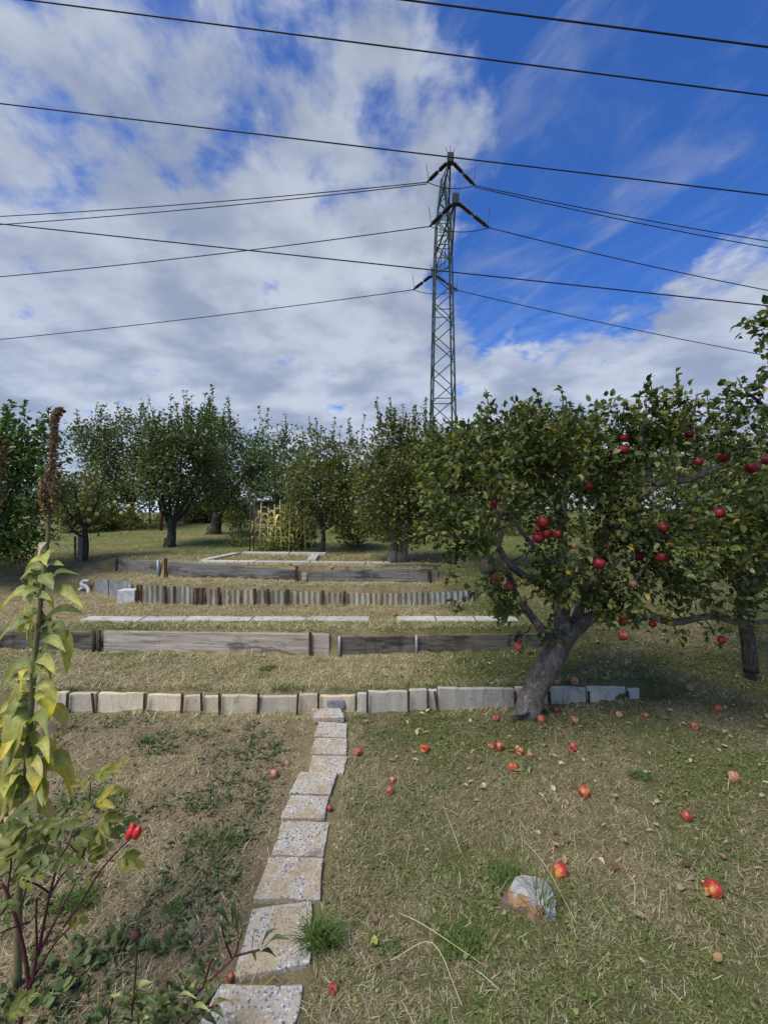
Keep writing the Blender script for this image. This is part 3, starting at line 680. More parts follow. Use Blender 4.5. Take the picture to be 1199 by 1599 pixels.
for pts in ([(-3.0, 7.05), (-2.1, 7.0), (-2.1, 7.2), (-3.0, 7.25)], [(-2.08, 7.0), (-1.2, 6.95), (-1.2, 7.13), (-2.08, 7.19)], [(-1.18, 6.95), (-.3, 6.9), (-.3, 7.05), (-1.18, 7.12)], [(-.28, 6.9), (.1, 6.88), (.1, 7.05), (-.28, 7.04)],
            [(-3.1, 7.3), (-2.95, 7.3), (-2.72, 8.3), (-2.88, 8.3)], [(-2.7, 8.25), (-1.8, 8.2), (-1.8, 8.4), (-2.7, 8.45)], [(-1.78, 8.2), (-1.1, 8.15), (-1.1, 8.35), (-1.78, 8.4)], [(-1.3, 7.35), (-1.15, 7.35), (-1.2, 8.1), (-1.35, 8.1)]):
    flat_slab('slab', pts, .06, M_CONC_P, bed, .03)
o = flat_slab('loose_plank', [(0.0, 6.62), (.85, 6.55), (.86, 6.63), (0.0, 6.70)], .025, M_WOOD_G, None, .05, origin=(.4, 6.6, .95)); tag(o, 'loose grey plank lying on top of the upper board wall by a trunk', 'plank')

# ------------------------------------------------------------------ slab path
path = empty('garden_path', (-.43, 2.6, 0), 'narrow path of square speckled slabs leading to the concrete edging', 'garden path')
SL = [((345, 1541), (476, 1541), (455, 1640), (290, 1640)), ((392, 1424), (488, 1409), (486, 1512), (364, 1537)), ((420, 1343), (506, 1345), (500, 1412), (394, 1411)), ((441, 1284), (516, 1287), (506, 1342), (424, 1340)), ((454, 1245), (515, 1247), (507, 1284), (437, 1282)),
      ((469, 1209), (527, 1211), (517, 1246), (451, 1244)), ((488, 1182), (543, 1184), (536, 1213), (480, 1209)), ((492, 1155), (543, 1156), (541, 1182), (484, 1181)), ((498, 1131), (543, 1133), (541, 1156), (490, 1154))]
def flat_pt(u, v): Y = F * HC / (v - CV); return ((u - CU) / F * Y, Y)
for i, q in enumerate(SL):
    o = flat_slab('paving_slab', [(lambda a, c: (c[0] + (a[0] - c[0]) * .985, c[1] + (a[1] - c[1]) * .965))(flat_pt(*p), flat_pt(sum(w[0] for w in q) / 4, sum(w[1] for w in q) / 4)) for p in q], .05, M_TERR, path, .014 + .004 * (i % 3), zf=0.0)
    me = o.data; c = sum((v.co for v in me.vertices), Vector()) / len(me.vertices)
    tx, ty = random.uniform(-.015, .015), random.uniform(-.012, .012)
    for v in me.vertices: v.co.z += (v.co.x - c.x) * tx + (v.co.y - c.y) * ty
o = flat_slab('paving_slab', [flat_pt(*p) for p in ((487, 1115), (531, 1113), (538, 1129), (490, 1131))], .05, M_TERR, path, .05, zf=0.0)
o['label'] = 'raised tilted last slab of the path'
def rock(name, loc, size, mat, label, cat, seed, sub=3, jag=.25, flat=1.0, cube=0.0):
    bm = bmesh.new(); bmesh.ops.create_icosphere(bm, subdivisions=sub, radius=1); rs = random.Random(seed)
    ks = [(Vector((rs.gauss(0, 1), rs.gauss(0, 1), rs.gauss(0, 1))).normalized(), rs.uniform(.55, .95)) for _ in range(13)]
    for v in bm.verts:
        p = v.co.normalized()
        if cube: m = max(abs(p.x), abs(p.y), abs(p.z)); p = p * (1 - cube) + p / m * cube
        for d, h in (ks if jag else []):
            e = p.dot(d) - h
            if e > 0: p = p - d * e * .85
        p = p * (1 + rs.uniform(-.006, .006) + .05 * math.sin(p.x * 5 + p.z * 3 + seed) * math.sin(p.y * 6 + 1) + .025 * math.sin(p.x * 13 + p.y * 9) * math.sin(p.z * 11)); v.co = (p.x * size[0] / 2, p.y * size[1] / 2, p.z * size[2] / 2)
    me = bpy.data.meshes.new(name); bm.to_mesh(me); bm.free(); me.materials.append(mat)
    o = bpy.data.objects.new(name, me); COL.objects.link(o); o.location = loc; o.rotation_euler = (0, 0, rs.uniform(-.4, .4) if not cube else rs.uniform(-.1, .1))
    for p_ in me.polygons: p_.use_smooth = cube > 0
    return tag(o, label, cat)
M_GRAN = concrete_material('granite_cobble', (.16, .16, .17), (.42, .42, .44), (.08, .08, .085))
x, y = flat_pt(525, 1112); rock('granite_cobble', (x, y + .04, .05), (.18, .16, .15), M_GRAN, 'speckled grey granite cobble standing at the end of the path', 'stone', 3, 4, 0, cube=.6)
def field_stone():
    m, b, out = material('field_stone'); p = OBJ(); n1 = NOISE(p, 9, 5, .65, .4); s = N('ShaderNodeSeparateXYZ'); L(p, s.inputs[0])
    c = ramp(M('ADD', M('MULTIPLY', NOISE(p, 30, 6, .75), .6), M('MULTIPLY', NOISE(p, 7, 3, .5), .4)), [(.36, (.30, .285, .26)), (.64, (.58, .56, .52))])
    side = M('ADD', M('ADD', M('MULTIPLY', s.outputs[0], -7.0), M('MULTIPLY', s.outputs[1], -6.0)), M('MULTIPLY', n1, 1.8))
    c = MIXC(SS(side, 1.25, 1.35), c, (.36, .2, .09, 1)); c = MIXC(SS(side, 1.5, 1.65), c, (.15, .105, .07, 1))
    c = MIXC(SS(NOISE(p, 16, 6, .7), .58, .66, 0, .45), c, (.14, .11, .08, 1))
    L(c, b.inputs['Base Color']); b.inputs['Roughness'].default_value = .7; bump(NOISE(p, 24, 7, .7, .3), b, .9, .02); return m
x, y = flat_pt(828, 1418); rock('field_stone', (x, y + .03, .012), (.28, .25, .12), field_stone(), 'pale grey stone with orange and brown edge half sunk in lawn', 'stone', 11, 5, .3)
x, Y = XatY(205, Y3); o = flat_slab('white_block', [(x - .09, Y - .19), (x + .14, Y - .16), (x + .13, Y + .01), (x - .1, Y - .01)], .24, M_WHITE, None, 0, origin=(x, Y - .1, .5), zf=zat(921, Y - .1)); tag(o, 'white stone block leaning on the corrugated sheets', 'stone block')
mb = MB(); pts = [at(122, 925, 7.0), at(130, 917, 7.0), at(138, 920, 7.0), at(137, 926, 6.95)]
mb.tube(catmull([at(140, 908, 7.05), at(131, 908, 7.05), at(128, 913, 7.0), at(136, 917, 7.0), at(139, 924, 6.95), at(137, 929, 6.95)], 4), .028, 8); mb.tube(catmull([at(122, 925, 6.98), at(128, 919, 7.0), at(136, 919, 7.02)], 4), .024, 8)
o = mb.build('white_ornament', M_WHITE, origin=at(133, 928, 7.0)); tag(o, 'small twisted white ornament on the grass left of the corrugated sheets', 'ornament')

# ------------------------------------------------------------------ trees
GREENS = {'apple': [((0.060, 0.089, 0.024), .25), ((0.102, 0.137, 0.034), .34), ((0.156, 0.188, 0.050), .25), ((0.228, 0.239, 0.065), .10), ((0.408, 0.296, 0.035), .028), ((0.204, 0.114, 0.040), .02)],
          'dark': [((0.064, 0.100, 0.032), .30), ((0.105, 0.147, 0.044), .38), ((0.161, 0.200, 0.065), .26), ((0.238, 0.237, 0.070), .06)],
          'olive': [((0.091, 0.124, 0.032), .32), ((0.152, 0.177, 0.045), .36), ((0.220, 0.236, 0.060), .24), ((0.293, 0.236, 0.040), .07), ((0.183, 0.118, 0.040), .03)],
          'plum': [((0.063, 0.121, 0.028), .35), ((0.103, 0.176, 0.040), .40), ((0.161, 0.231, 0.055), .22), ((0.161, 0.110, 0.060), .03)],
          'yellow': [((.30, .25, .05), .35), ((.20, .19, .05), .3), ((.10, .12, .035), .3), ((.38, .27, .05), .05)]}
def leaf_cols(pal, n):
    cs = np.array([c for c, w in GREENS[pal]]); w = np.array([w for c, w in GREENS[pal]]); w = w / w.sum()
    return cs[rng.choice(len(cs), n, p=w)] * (.72 + .56 * rng.random((n, 1)))
def n3(p, s, seed):
    return (vn(p[:, 0] + .37 * p[:, 2], p[:, 1] + .61 * p[:, 2], s, seed) + vn(p[:, 2] + 3.1, p[:, 0] * .8 + p[:, 1] * .5, s, seed + 5)) / 2
def grow(nodes, rads, targets, mb, rmin=.0035, lift=.12, sides=4, rk=.010):
    "join every target to the nearest grown node with a bent twig"
    NP = list(nodes); NR = list(rads); A = np.array(NP)
    cap = len(NP) + len(targets) * 3 + 8; buf = np.zeros((cap, 3)); buf[:len(A)] = A; cnt = len(A)
    d0 = np.array([np.min(np.sum((A - t) ** 2, 1)) for t in targets]); twigs = []
    for i in np.argsort(d0):
        t = targets[i]; d = np.sum((buf[:cnt] - t) ** 2, 1); j = int(np.argmin(d)); p = buf[j]; ln = math.sqrt(d[j])
        if ln < .02: twigs.append((p, t)); continue
        r0 = min(NR[j] * .75, rmin + rk * ln); r1 = max(rmin * .7, r0 * .45)
        jit = rng.normal(size=(2, 3)) * .09 * ln
        m1 = p + (t - p) * .36 + jit[0] + np.array([0, 0, -lift * .5 * ln]); m2 = p + (t - p) * .72 + jit[1] + np.array([0, 0, -lift * .3 * ln])
        mb.tube([p, m1, m2, t], [r0, r0 * .8 + r1 * .2, r0 * .4 + r1 * .6, r1], sides, caps=False)
        for q, r_ in ((m1, r0 * .85), (m2, (r0 + r1) / 2), (t, r1)): buf[cnt] = q; cnt += 1; NR.append(r_)
        twigs.append((m2, t))
    return twigs
def lobe_targets(lobes, n, seed, gapscale=.35, gap=.42, shell=.45):
    "cluster centres inside ellipsoid lobes, denser outside, with gaps"
    vol = np.array([l[1][0] * l[1][1] * l[1][2] for l in lobes]) ** .8; vol = vol / vol.sum(); out = []
    while len(out) < n:
        k = rng.choice(len(lobes), p=vol); c, r_ = lobes[k]
        d = rand_dir(1)[0]; q = np.array(c) + d * np.array(r_) * (shell + (1 - shell) * rng.random()) ** .7 * (1 if rng.random() < .8 else rng.random() ** .33)
        if n3(q[None], gapscale, seed)[0] < gap * (.6 + .4 * rng.random()): continue
        out.append(q)
    return np.array(out)
def leaves_at(twigs, per, size, spread, pal, tpl, crown_c, wid=1.0, updir=.25):
    P_, D = [], []
    a = np.array([t[0] for t in twigs]); b = np.array([t[1] for t in twigs]); n = len(a)
    t = rng.random((n, per)) ** .6; base = a[:, None] + (b - a)[:, None] * t[..., None]
    off = rng.normal(size=(n, per, 3)) * spread
    P_ = (base + off * (.4 + .6 * rng.random((n, per, 1)))).reshape(-1, 3)
    out = unit(P_ - np.array(crown_c)[None]); D = unit(rng.normal(size=P_.shape) * .8 + out * .5 + unit(off.reshape(-1, 3)) * .6 + np.array([0, 0, updir - .25]))
    Nh = np.array([0, 0, 1.0])[None] + rng.normal(size=P_.shape) * .55
    S_ = size * (.65 + .6 * rng.random(len(P_)))
    tone_ = n3(P_, .5, 77)  # random tone from one clump of leaves to the next
    return P_, D, Nh, S_, leaf_cols(pal, len(P_)) * (.8 + .4 * tone_)[:, None]
def limb_nodes(polys):
    nodes, rads = [], []
    for pts, rr in polys:
        for i in range(len(pts)): nodes.append(np.array(pts[i], float)); rads.append(rr[i])
    return nodes, rads
def limb(mb, ctrl, r0, r1, n=6, sides=8, knob=.06):
    pts = catmull(ctrl, n); m = len(pts); rr = [(r0 + (r1 - r0) * (i / (m - 1)) ** .85) * (1 + random.uniform(-knob, knob)) for i in range(m)]
    mb.tube(pts, rr, sides); return pts, rr
def sprouts(tops, n_leaf, size, mb, leaves, pal, hmin, hmax, crown_c):
    "upright shoots on top of a crown, leaves set along them"
    tw = []
    for p in tops:
        h = random.uniform(hmin, hmax); q = np.array(p) + np.array([random.gauss(0, .12) * h, random.gauss(0, .12) * h, h])
        mb.tube([p, (np.array(p) + q) / 2 + rng.normal(size=3) * .03 * h, q], [.006, .0045, .0025], 4, caps=False)
        tw.append((np.array(p), q))
    if tw:
        a = np.array([t[0] for t in tw]); b = np.array([t[1] for t in tw]); n = len(a)
        t = rng.random((n, n_leaf)); P_ = (a[:, None] + (b - a)[:, None] * t[..., None]).reshape(-1, 3)
        D = rng.normal(size=P_.shape) * .7; D[:, 2] = .5 * np.abs(D[:, 2]) + .1
        leaves.append((P_, D, np.array([0, 0, 1.0])[None] + rng.normal(size=P_.shape) * .5, size * (.6 + .6 * rng.random(len(P_))), leaf_cols(pal, len(P_))))
def make_tree(name, label, Y, base_uv, lobes_px, trunks, pal, n_cl, per, lsize, spread=.13, group=None, bark=None, n_sp=0, sp=(.3, .7), seed=1, gap=.42, cat='tree', tpl=None, dzb=0.0, gapscale=.4, fork=.35, trunk_r=.09):
    "lobes_px: (u, v, ru, rv, dY, depth radius) of the crown masses"
    bx_, by_ = (base_uv[0] - CU) / F * Y, Y; bz = hz(bx_, by_)
    root = empty(name, (bx_, by_, bz), label, cat, group)
    lobes = [(np.array(at(u, v, Y + dy)), (ru / F * Y, dr, rv / F * Y)) for u, v, ru, rv, dy, dr in lobes_px]
    cc = np.mean([l[0] for l in lobes], 0); mb = MB(); polys = []
    fz = bz + (cc[2] - bz) * fork
    for (du, lean) in trunks:
        b0 = np.array([bx_ + du, by_ + random.uniform(-.05, .05) * (du != 0), bz - .06]); f0 = np.array([bx_ + du + lean, by_, fz])
        polys.append(limb(mb, [b0, b0 * .55 + f0 * .45 + np.array([.03, 0, 0]), f0], trunk_r * 1.15, trunk_r * .75, 5, 9))
        if trunk_r > .05:
            mb.tube([b0 + np.array([0, 0, -.02]), b0 + np.array([0, 0, .13]), b0 + np.array([0, 0, .26])], [trunk_r * 1.55, trunk_r * 1.25, trunk_r * 1.08], 9)
        for c, r_ in lobes:
            tgt = c + np.array([random.uniform(-.3, .3) * r_[0], random.uniform(-.3, .3) * r_[1], random.uniform(-.1, .35) * r_[2]])
            st = f0 if random.random() < .7 else b0 * .3 + f0 * .7
            mid = st * .55 + tgt * .45 + np.array([(tgt[0] - st[0]) * .12, (tgt[1] - st[1]) * .12, -.06])
            polys.append(limb(mb, [st, mid, tgt], trunk_r * .55, .014, 5, 6))
    mb.build('trunk', bark or M_BARK2, root)
    nodes, rads = limb_nodes(polys); lobes = [(c, tuple(q * 1.08 for q in r_)) for c, r_ in lobes]; tg = lobe_targets(lobes, int(n_cl * 1.5), seed, gapscale, gap + .05); mt = MB(); lsize = lsize * 1.05; n_sp = int(n_sp * 1.5); tw = grow(nodes, rads, tg, mt, .004, .1, 3)
    leaves = [leaves_at(tw, per, lsize, spread, pal, tpl, cc)]
    if n_sp:
        order = np.argsort(-(tg[:, 2] + .25 * rng.random(len(tg))))[:n_sp * 2]; tops = [tg[i] for i in rng.permutation(order)[:n_sp]]
        sprouts(tops, 22, lsize, mt, leaves, pal, sp[0], sp[1], cc)
    tag(mt.build('twigs', M_TWIG, root), kind='stuff')
    me = merge_clouds([leaf_cloud(*l, tpl or LT_FAR) for l in leaves], 'foliage'); tag(link('foliage', me, M_LEAF, root), kind='stuff')
    return root

# --- the big apple tree
def apple_mesh(name, r_, mats, stem=True):
    prof = [(0, .62), (.12, .66), (.3, .82), (.55, .90), (.82, .70), (.98, .25), (1.0, 0), (.96, -.3), (.80, -.66), (.55, -.88), (.32, -.93), (.15, -.86), (0, -.80)]
    mb = MB(); n = 14; vs, fs = [], []
    for (rr, z) in prof:
        for k in range(n):
            a = 2 * math.pi * k / n; w = 1 + .03 * math.sin(5 * a) * (1 if z < -.5 else .3)
            vs.append((rr * math.cos(a) * w * r_, rr * math.sin(a) * w * r_, z * r_ * .94))
    for i in range(len(prof) - 1):
        for k in range(n): fs.append((i * n + k, (i + 1) * n + k, (i + 1) * n + (k + 1) % n, i * n + (k + 1) % n))
    mb.add(vs, fs); nf = len(mb.f)
    mb.tube([(0, 0, .58 * r_), (.05 * r_, 0, .95 * r_), (.14 * r_, 0, 1.25 * r_)], .045 * r_, 5)
    me = mb.mesh(name); [me.materials.append(m) for m in mats]
    for i, p in enumerate(me.polygons):
        if i >= nf: p.material_index = 1
    me.flip_normals() if me.polygons[nf // 2].normal.dot(me.polygons[nf // 2].center) < 0 else None
    return me
_am = {}
def apple_obj(loc, r_, mat, rot, parent=None):
    if mat.name not in _am: _am[mat.name] = apple_mesh('apple', 1.0, [mat, M_DRYSTEM])
    o = bpy.data.objects.new('apple', _am[mat.name]); COL.objects.link(o); s = r_
    o.scale = (s, s * random.uniform(.94, 1.03), s * random.uniform(.92, 1.02)); o.rotation_euler = rot
    o.location = Vector(loc) - (parent.location if parent else Vector())
    if parent: o.parent = parent
    return o
def clear_view(P_, spots, k=1.0):
    "True for leaves that would hang right in front of an apple"
    uv = np.stack([P_[:, 0] / P_[:, 1], P_[:, 2] / P_[:, 1]], 1); bad = np.zeros(len(P_), bool)
    for c, r_ in spots:
        cu = np.array([c[0] / c[1], (c[2] - 0) / c[1]]); e = np.hypot(P_[:, 0] / P_[:, 1] - c[0] / c[1], (P_[:, 2] - HC) / P_[:, 1] - (c[2] - HC) / c[1])
        bad |= (e < (r_ * 1.15 + .018) / c[1] * k) & (P_[:, 1] < c[1] + .05)
    return bad
def leaf_parts(root, items, n_parts, tpl_mesh_cols, tpl, keep_fn):
    "the leaves nearest the camera become objects of their own, the rest one foliage mesh"
    P_ = np.concatenate([i[0] for i in items]); D = np.concatenate([i[1] for i in items]); Nh = np.concatenate([np.broadcast_to(i[2], i[0].shape) for i in items]); S_ = np.concatenate([i[3] for i in items]); C = np.concatenate([i[4] for i in items])
    k = keep_fn(P_); P_, D, Nh, S_, C = P_[k], D[k], Nh[k], S_[k], C[k]
    near = np.argsort(P_[:, 1] + 3 * (np.abs(P_[:, 0] / P_[:, 1]) > .86) - 2.0 * S_)[:n_parts]; rest = np.ones(len(P_), bool); rest[near] = False
    D1, S1, U1 = frames(D[near], Nh[near])
    meshes = []
    for c in tpl_mesh_cols:
        T, fs = tpl; me = np_mesh('leaf', T, fs, np.repeat(np.array([c]), len(T), 0)); me.materials.append(M_LEAF); meshes.append(me)
    cs = np.array(tpl_mesh_cols)
    for i, j in enumerate(near):
        o = bpy.data.objects.new('leaf', meshes[int(np.argmin(np.sum((cs - C[j]) ** 2, 1)))]); COL.objects.link(o); o.parent = root
        m = Matrix(np.stack([D1[i] * S_[j], S1[i] * S_[j] * random.uniform(.75, 1.2), U1[i] * S_[j] * random.uniform(.2, 2.2)], 1).tolist()).to_4x4(); m.translation = Vector(P_[j]) - root.location; o.matrix_local = m
    me = merge_clouds([leaf_cloud(P_[rest], D[rest], Nh[rest], S_[rest], C[rest], tpl)], 'foliage'); tag(link('foliage', me, M_LEAF, root), kind='stuff')
LEAF_VAR = [(.060, .089, .024), (.102, .137, .034), (.156, .188, .05), (.228, .24, .065), (.32, .25, .035), (.055, .09, .03)]
def big_apple_tree():
    Yt = 3.74; b0 = at(820, 1117, Yt); root = empty('apple_tree', (b0.x, b0.y, hz(b0.x, b0.y)), 'leaning apple tree with red apples growing in front of the concrete edging', 'apple tree')
    mb = MB(); polys = []
    def lb(c, r0, r1, **k): p = limb(mb, [np.array(at(*q)) for q in c], r0, r1, **k); polys.append(p); return p
    lb([(816, 1132, 3.74), (826, 1100, 3.74), (843, 1062, 3.73), (866, 1020, 3.72), (880, 992, 3.72)], .100, .098, sides=14, knob=.04)
    mb.tube([at(822, 1128, 3.74), at(823, 1112, 3.74), at(829, 1092, 3.74)], [.118, .108, .098], 12)
    mb.tube(catmull([at(828, 1108, 3.70), at(812, 1112, 3.63), at(798, 1117, 3.60)], 3), [.05, .045, .04, .035, .03, .025, .015], 8)
    lb([(866, 1010, 3.70), (846, 985, 3.62), (822, 953, 3.55), (806, 930, 3.50), (796, 900, 3.45), (782, 868, 3.4)], .048, .013)
    lb([(880, 1000, 3.72), (876, 950, 3.76), (872, 905, 3.8), (878, 850, 3.85), (868, 780, 3.9), (850, 720, 3.95), (845, 670, 4.0)], .085, .016)
    lb([(873, 930, 3.76), (845, 912, 3.62), (815, 898, 3.5), (790, 876, 3.42), (772, 850, 3.36), (735, 841, 3.3), (700, 837, 3.25), (655, 826, 3.2)], .045, .01)
    lb([(774, 858, 3.36), (782, 835, 3.34), (776, 806, 3.3), (760, 760, 3.3), (742, 715, 3.3)], .026, .008)
    lb([(884, 1000, 3.72), (903, 980, 3.7), (930, 962, 3.62), (968, 970, 3.52), (1010, 962, 3.45), (1052, 972, 3.4), (1110, 963, 3.3), (1160, 974, 3.2), (1240, 966, 3.2)], .066, .012)
    lb([(876, 945, 3.76), (884, 905, 3.7), (905, 885, 3.62), (938, 862, 3.52), (958, 826, 3.45), (980, 795, 3.4), (1012, 766, 3.34), (1035, 755, 3.3), (1080, 748, 3.25), (1120, 730, 3.2)], .062, .018)
    lb([(1015, 764, 3.34), (1010, 720, 3.3), (1000, 680, 3.25), (1012, 640, 3.22)], .026, .008)
    lb([(1060, 752, 3.27), (1075, 700, 3.3), (1082, 650, 3.3), (1088, 615, 3.3)], .022, .006)
    lb([(905, 978, 3.72), (912, 938, 3.6), (945, 916, 3.45), (975, 912, 3.35), (992, 905, 3.3), (1010, 880, 3.25)], .028, .010)
    lb([(958, 830, 3.46), (1000, 835, 3.3), (1040, 838, 3.2), (1066, 851, 3.12), (1110, 845, 3.05), (1165, 848, 3.0)], .026, .010)
    lb([(930, 866, 3.52), (945, 820, 3.75), (930, 770, 3.95), (915, 720, 4.1), (920, 670, 4.2)], .032, .010)
    lb([(895, 975, 3.74), (915, 930, 4.1), (960, 880, 4.4), (1000, 820, 4.6), (1040, 760, 4.7)], .045, .012)
    lb([(872, 900, 3.8), (830, 850, 4.1), (790, 800, 4.3), (760, 740, 4.4)], .035, .010)
    mb.build('trunk', M_BARK, root)
    def lobe(u, v, ru, rv, Y, dr): return (np.array(at(u, v, Y)), (ru / F * Y, dr, rv / F * Y))
    lobes = [lobe(735, 770, 95, 75, 3.35, .55), lobe(700, 720, 55, 60, 3.6, .45), lobe(790, 710, 90, 70, 3.6, .6), lobe(880, 740, 95, 95, 3.7, .7), lobe(850, 690, 90, 50, 3.9, .5), lobe(985, 720, 80, 80, 3.5, .6), lobe(1020, 665, 62, 42, 3.3, .4),
             lobe(1085, 680, 62, 50, 3.3, .45), lobe(1090, 770, 100, 80, 3.3, .55), lobe(1165, 740, 75, 75, 3.1, .5), lobe(960, 820, 95, 60, 3.5, .6), lobe(1060, 860, 95, 55, 3.3, .5), lobe(1160, 850, 70, 70, 3.1, .5), lobe(720, 835, 70, 35, 3.2, .4), lobe(880, 850, 60, 45, 3.4, .4),
             lobe(1120, 920, 85, 38, 3.3, .4), lobe(690, 800, 45, 60, 3.3, .4)]
    tg = lobe_targets(lobes, 930, 4, .30, .42, .3)
    low = [lobe(775, 920, 45, 30, 3.35, .25), lobe(865, 905, 45, 40, 3.45, .3), lobe(950, 945, 50, 25, 3.4, .25), lobe(800, 945, 30, 25, 3.4, .2), lobe(1000, 925, 50, 30, 3.3, .3), lobe(895, 935, 40, 25, 3.5, .2), lobe(935, 895, 40, 25, 3.4, .2), lobe(1000, 955, 50, 22, 3.42, .2), lobe(1085, 950, 50, 25, 3.3, .2), lobe(1160, 955, 50, 22, 3.2, .2)]
    tg = np.concatenate([tg, lobe_targets(low, 110, 9, .2, .4, .2)])
    extra = [at(812, 998, 3.5), at(806, 1000, 3.48), at(700, 905, 3.3), at(735, 925, 3.35), at(715, 945, 3.35), at(850, 1000, 3.6), at(872, 990, 3.62), at(862, 975, 3.6), at(1055, 995, 3.35), at(1110, 985, 3.3), at(948, 640, 3.25), at(953, 628, 3.25), at(1005, 612, 3.2), at(1020, 620, 3.2), at(1060, 622, 3.25), at(1075, 632, 3.25), at(770, 640, 3.6), at(800, 632, 3.6), at(820, 640, 3.6)]
    tg = np.concatenate([tg, np.array([list(e) for e in extra])])
    nodes, rads = limb_nodes(polys); mt = MB(); tw = grow(nodes, rads, tg, mt, .0038, .10, 5, .012)
    cc = np.array(at(930, 800, 3.6))
    items = [leaves_at(tw, 16, .056, .052, 'apple', LT_NEAR, cc)]
    tops = [t for t in tg if HC - 0 < t[2] and (CV - (t[2] - HC) / t[1] * F) < 690]; random.shuffle(tops)
    sprouts(tops[:26], 11, .062, mt, items, 'apple', .12, .30, cc)
    tag(mt.build('twigs', M_TWIG, root), kind='stuff')
    HA = [(847, 816, 9.5, A_RED), (839, 841, 9, A_RED), (853, 833, 9, A_RED), (840, 826, 5.5, A_RED2), (871, 835, 7, A_RED), (935, 881, 9.5, A_RED), (774, 902, 7, A_RED2), (793, 917, 7.5, A_RED2), (973, 968, 7, A_RED2), (972, 993, 8, A_RED2), (809, 1010, 7, A_RED2), (774, 786, 8, A_RED),
          (973, 703, 7.5, A_RED), (975, 685, 7, A_RED), (1130, 715, 8.5, A_RED), (1173, 731, 9.5, A_RED), (1197, 719, 8, A_RED), (1123, 802, 8.5, A_RED), (1036, 825, 8, A_RED), (997, 870, 6.5, A_RED), (988, 912, 6, A_BRN), (1032, 871, 8, A_RED), (1076, 678, 7, A_RED), (1090, 722, 6.5, A_RED), (920, 760, 6, A_RED), (709, 766, 4.5, A_RED2), (898, 853, 5.5, A_BRN), (1126, 1000, 6, A_RED), (1018, 975, 6, A_RED)]
    spots = []
    for u, v, r_, m in HA:
        Y = 3.05 + .25 * random.random() if u > 1000 else 3.2 + .2 * random.random(); p = at(u, v, Y); rr = r_ / F * Y; spots.append((p, rr))
        apple_obj(p, rr, m, (random.gauss(0, .3), random.gauss(0, .3), random.random() * 6), root)
    leaf_parts(root, items, 290, LEAF_VAR, LT_NEAR, lambda P_: ~clear_view(P_, spots))
big_apple_tree()

def right_tree():
    Yt = 4.25; x = (1168 - CU) / F * Yt; root = empty('apple_tree', (x, Yt, hz(x, Yt)), 'dark apple tree at the right edge behind the leaning one with the red apples', 'apple tree')
    mb = MB(); polys = []
    def lb(c, r0, r1, **k): p = limb(mb, [np.array(at(*q)) for q in c], r0, r1, **k); polys.append(p); return p
    lb([(1172, 1050, 4.25), (1167, 1000, 4.25), (1160, 950, 4.22), (1165, 900, 4.2)], .062, .055, sides=10)
    lb([(1163, 930, 4.2), (1210, 850, 4.0), (1240, 760, 3.7), (1250, 660, 3.4), (1235, 590, 3.1), (1205, 545, 2.95)], .06, .010)
    lb([(1165, 900, 4.2), (1130, 840, 4.3), (1110, 780, 4.4)], .04, .012); lb([(1240, 740, 3.65), (1215, 690, 3.3), (1195, 640, 3.0), (1165, 612, 2.9)], .03, .007); lb([(1236, 592, 3.1), (1230, 520, 3.0), (1205, 485, 2.95)], .018, .006)
    lb([(1210, 850, 4.0), (1260, 820, 4.3), (1330, 780, 4.5)], .035, .012)
    mb.build('trunk', M_BARK2, root)
    def lobe(u, v, ru, rv, Y, dr): return (np.array(at(u, v, Y)), (ru / F * Y, dr, rv / F * Y))
    lobes = [lobe(1140, 800, 80, 90, 4.4, .5), lobe(1230, 760, 80, 110, 4.2, .7), lobe(1330, 720, 90, 120, 4.3, .8), lobe(1270, 600, 55, 60, 3.3, .35), lobe(1180, 880, 80, 60, 4.2, .5), lobe(1280, 860, 90, 60, 4.2, .6)]
    tg = lobe_targets(lobes, 330, 14, .3, .4, .3)
    ex = [(1190, 490), (1200, 500), (1185, 515), (1196, 530), (1178, 505), (1208, 515), (1165, 505), (1190, 545), (1205, 560), (1215, 480), (1185, 600), (1170, 600), (1155, 605), (1195, 605), (1145, 612), (1125, 625), (1115, 640), (1140, 635), (1205, 590), (1160, 625), (1135, 655), (1180, 640), (1205, 650)]
    tg = np.concatenate([tg, np.array([list(at(u + random.uniform(-4, 4), v, 2.93 + random.uniform(-.06, .1))) for u, v in ex])])
    nodes, rads = limb_nodes(polys); mt = MB(); tw = grow(nodes, rads, tg, mt, .0032, .05, 5, .011); cc = np.array(at(1220, 800, 4.2))
    items = [leaves_at(tw, 12, .062, .05, 'apple', LT_NEAR, cc)]; tag(mt.build('twigs', M_TWIG, root), kind='stuff')
    leaf_parts(root, items, 150, LEAF_VAR, LT_NEAR, lambda P_: P_[:, 0] > -99)
right_tree()

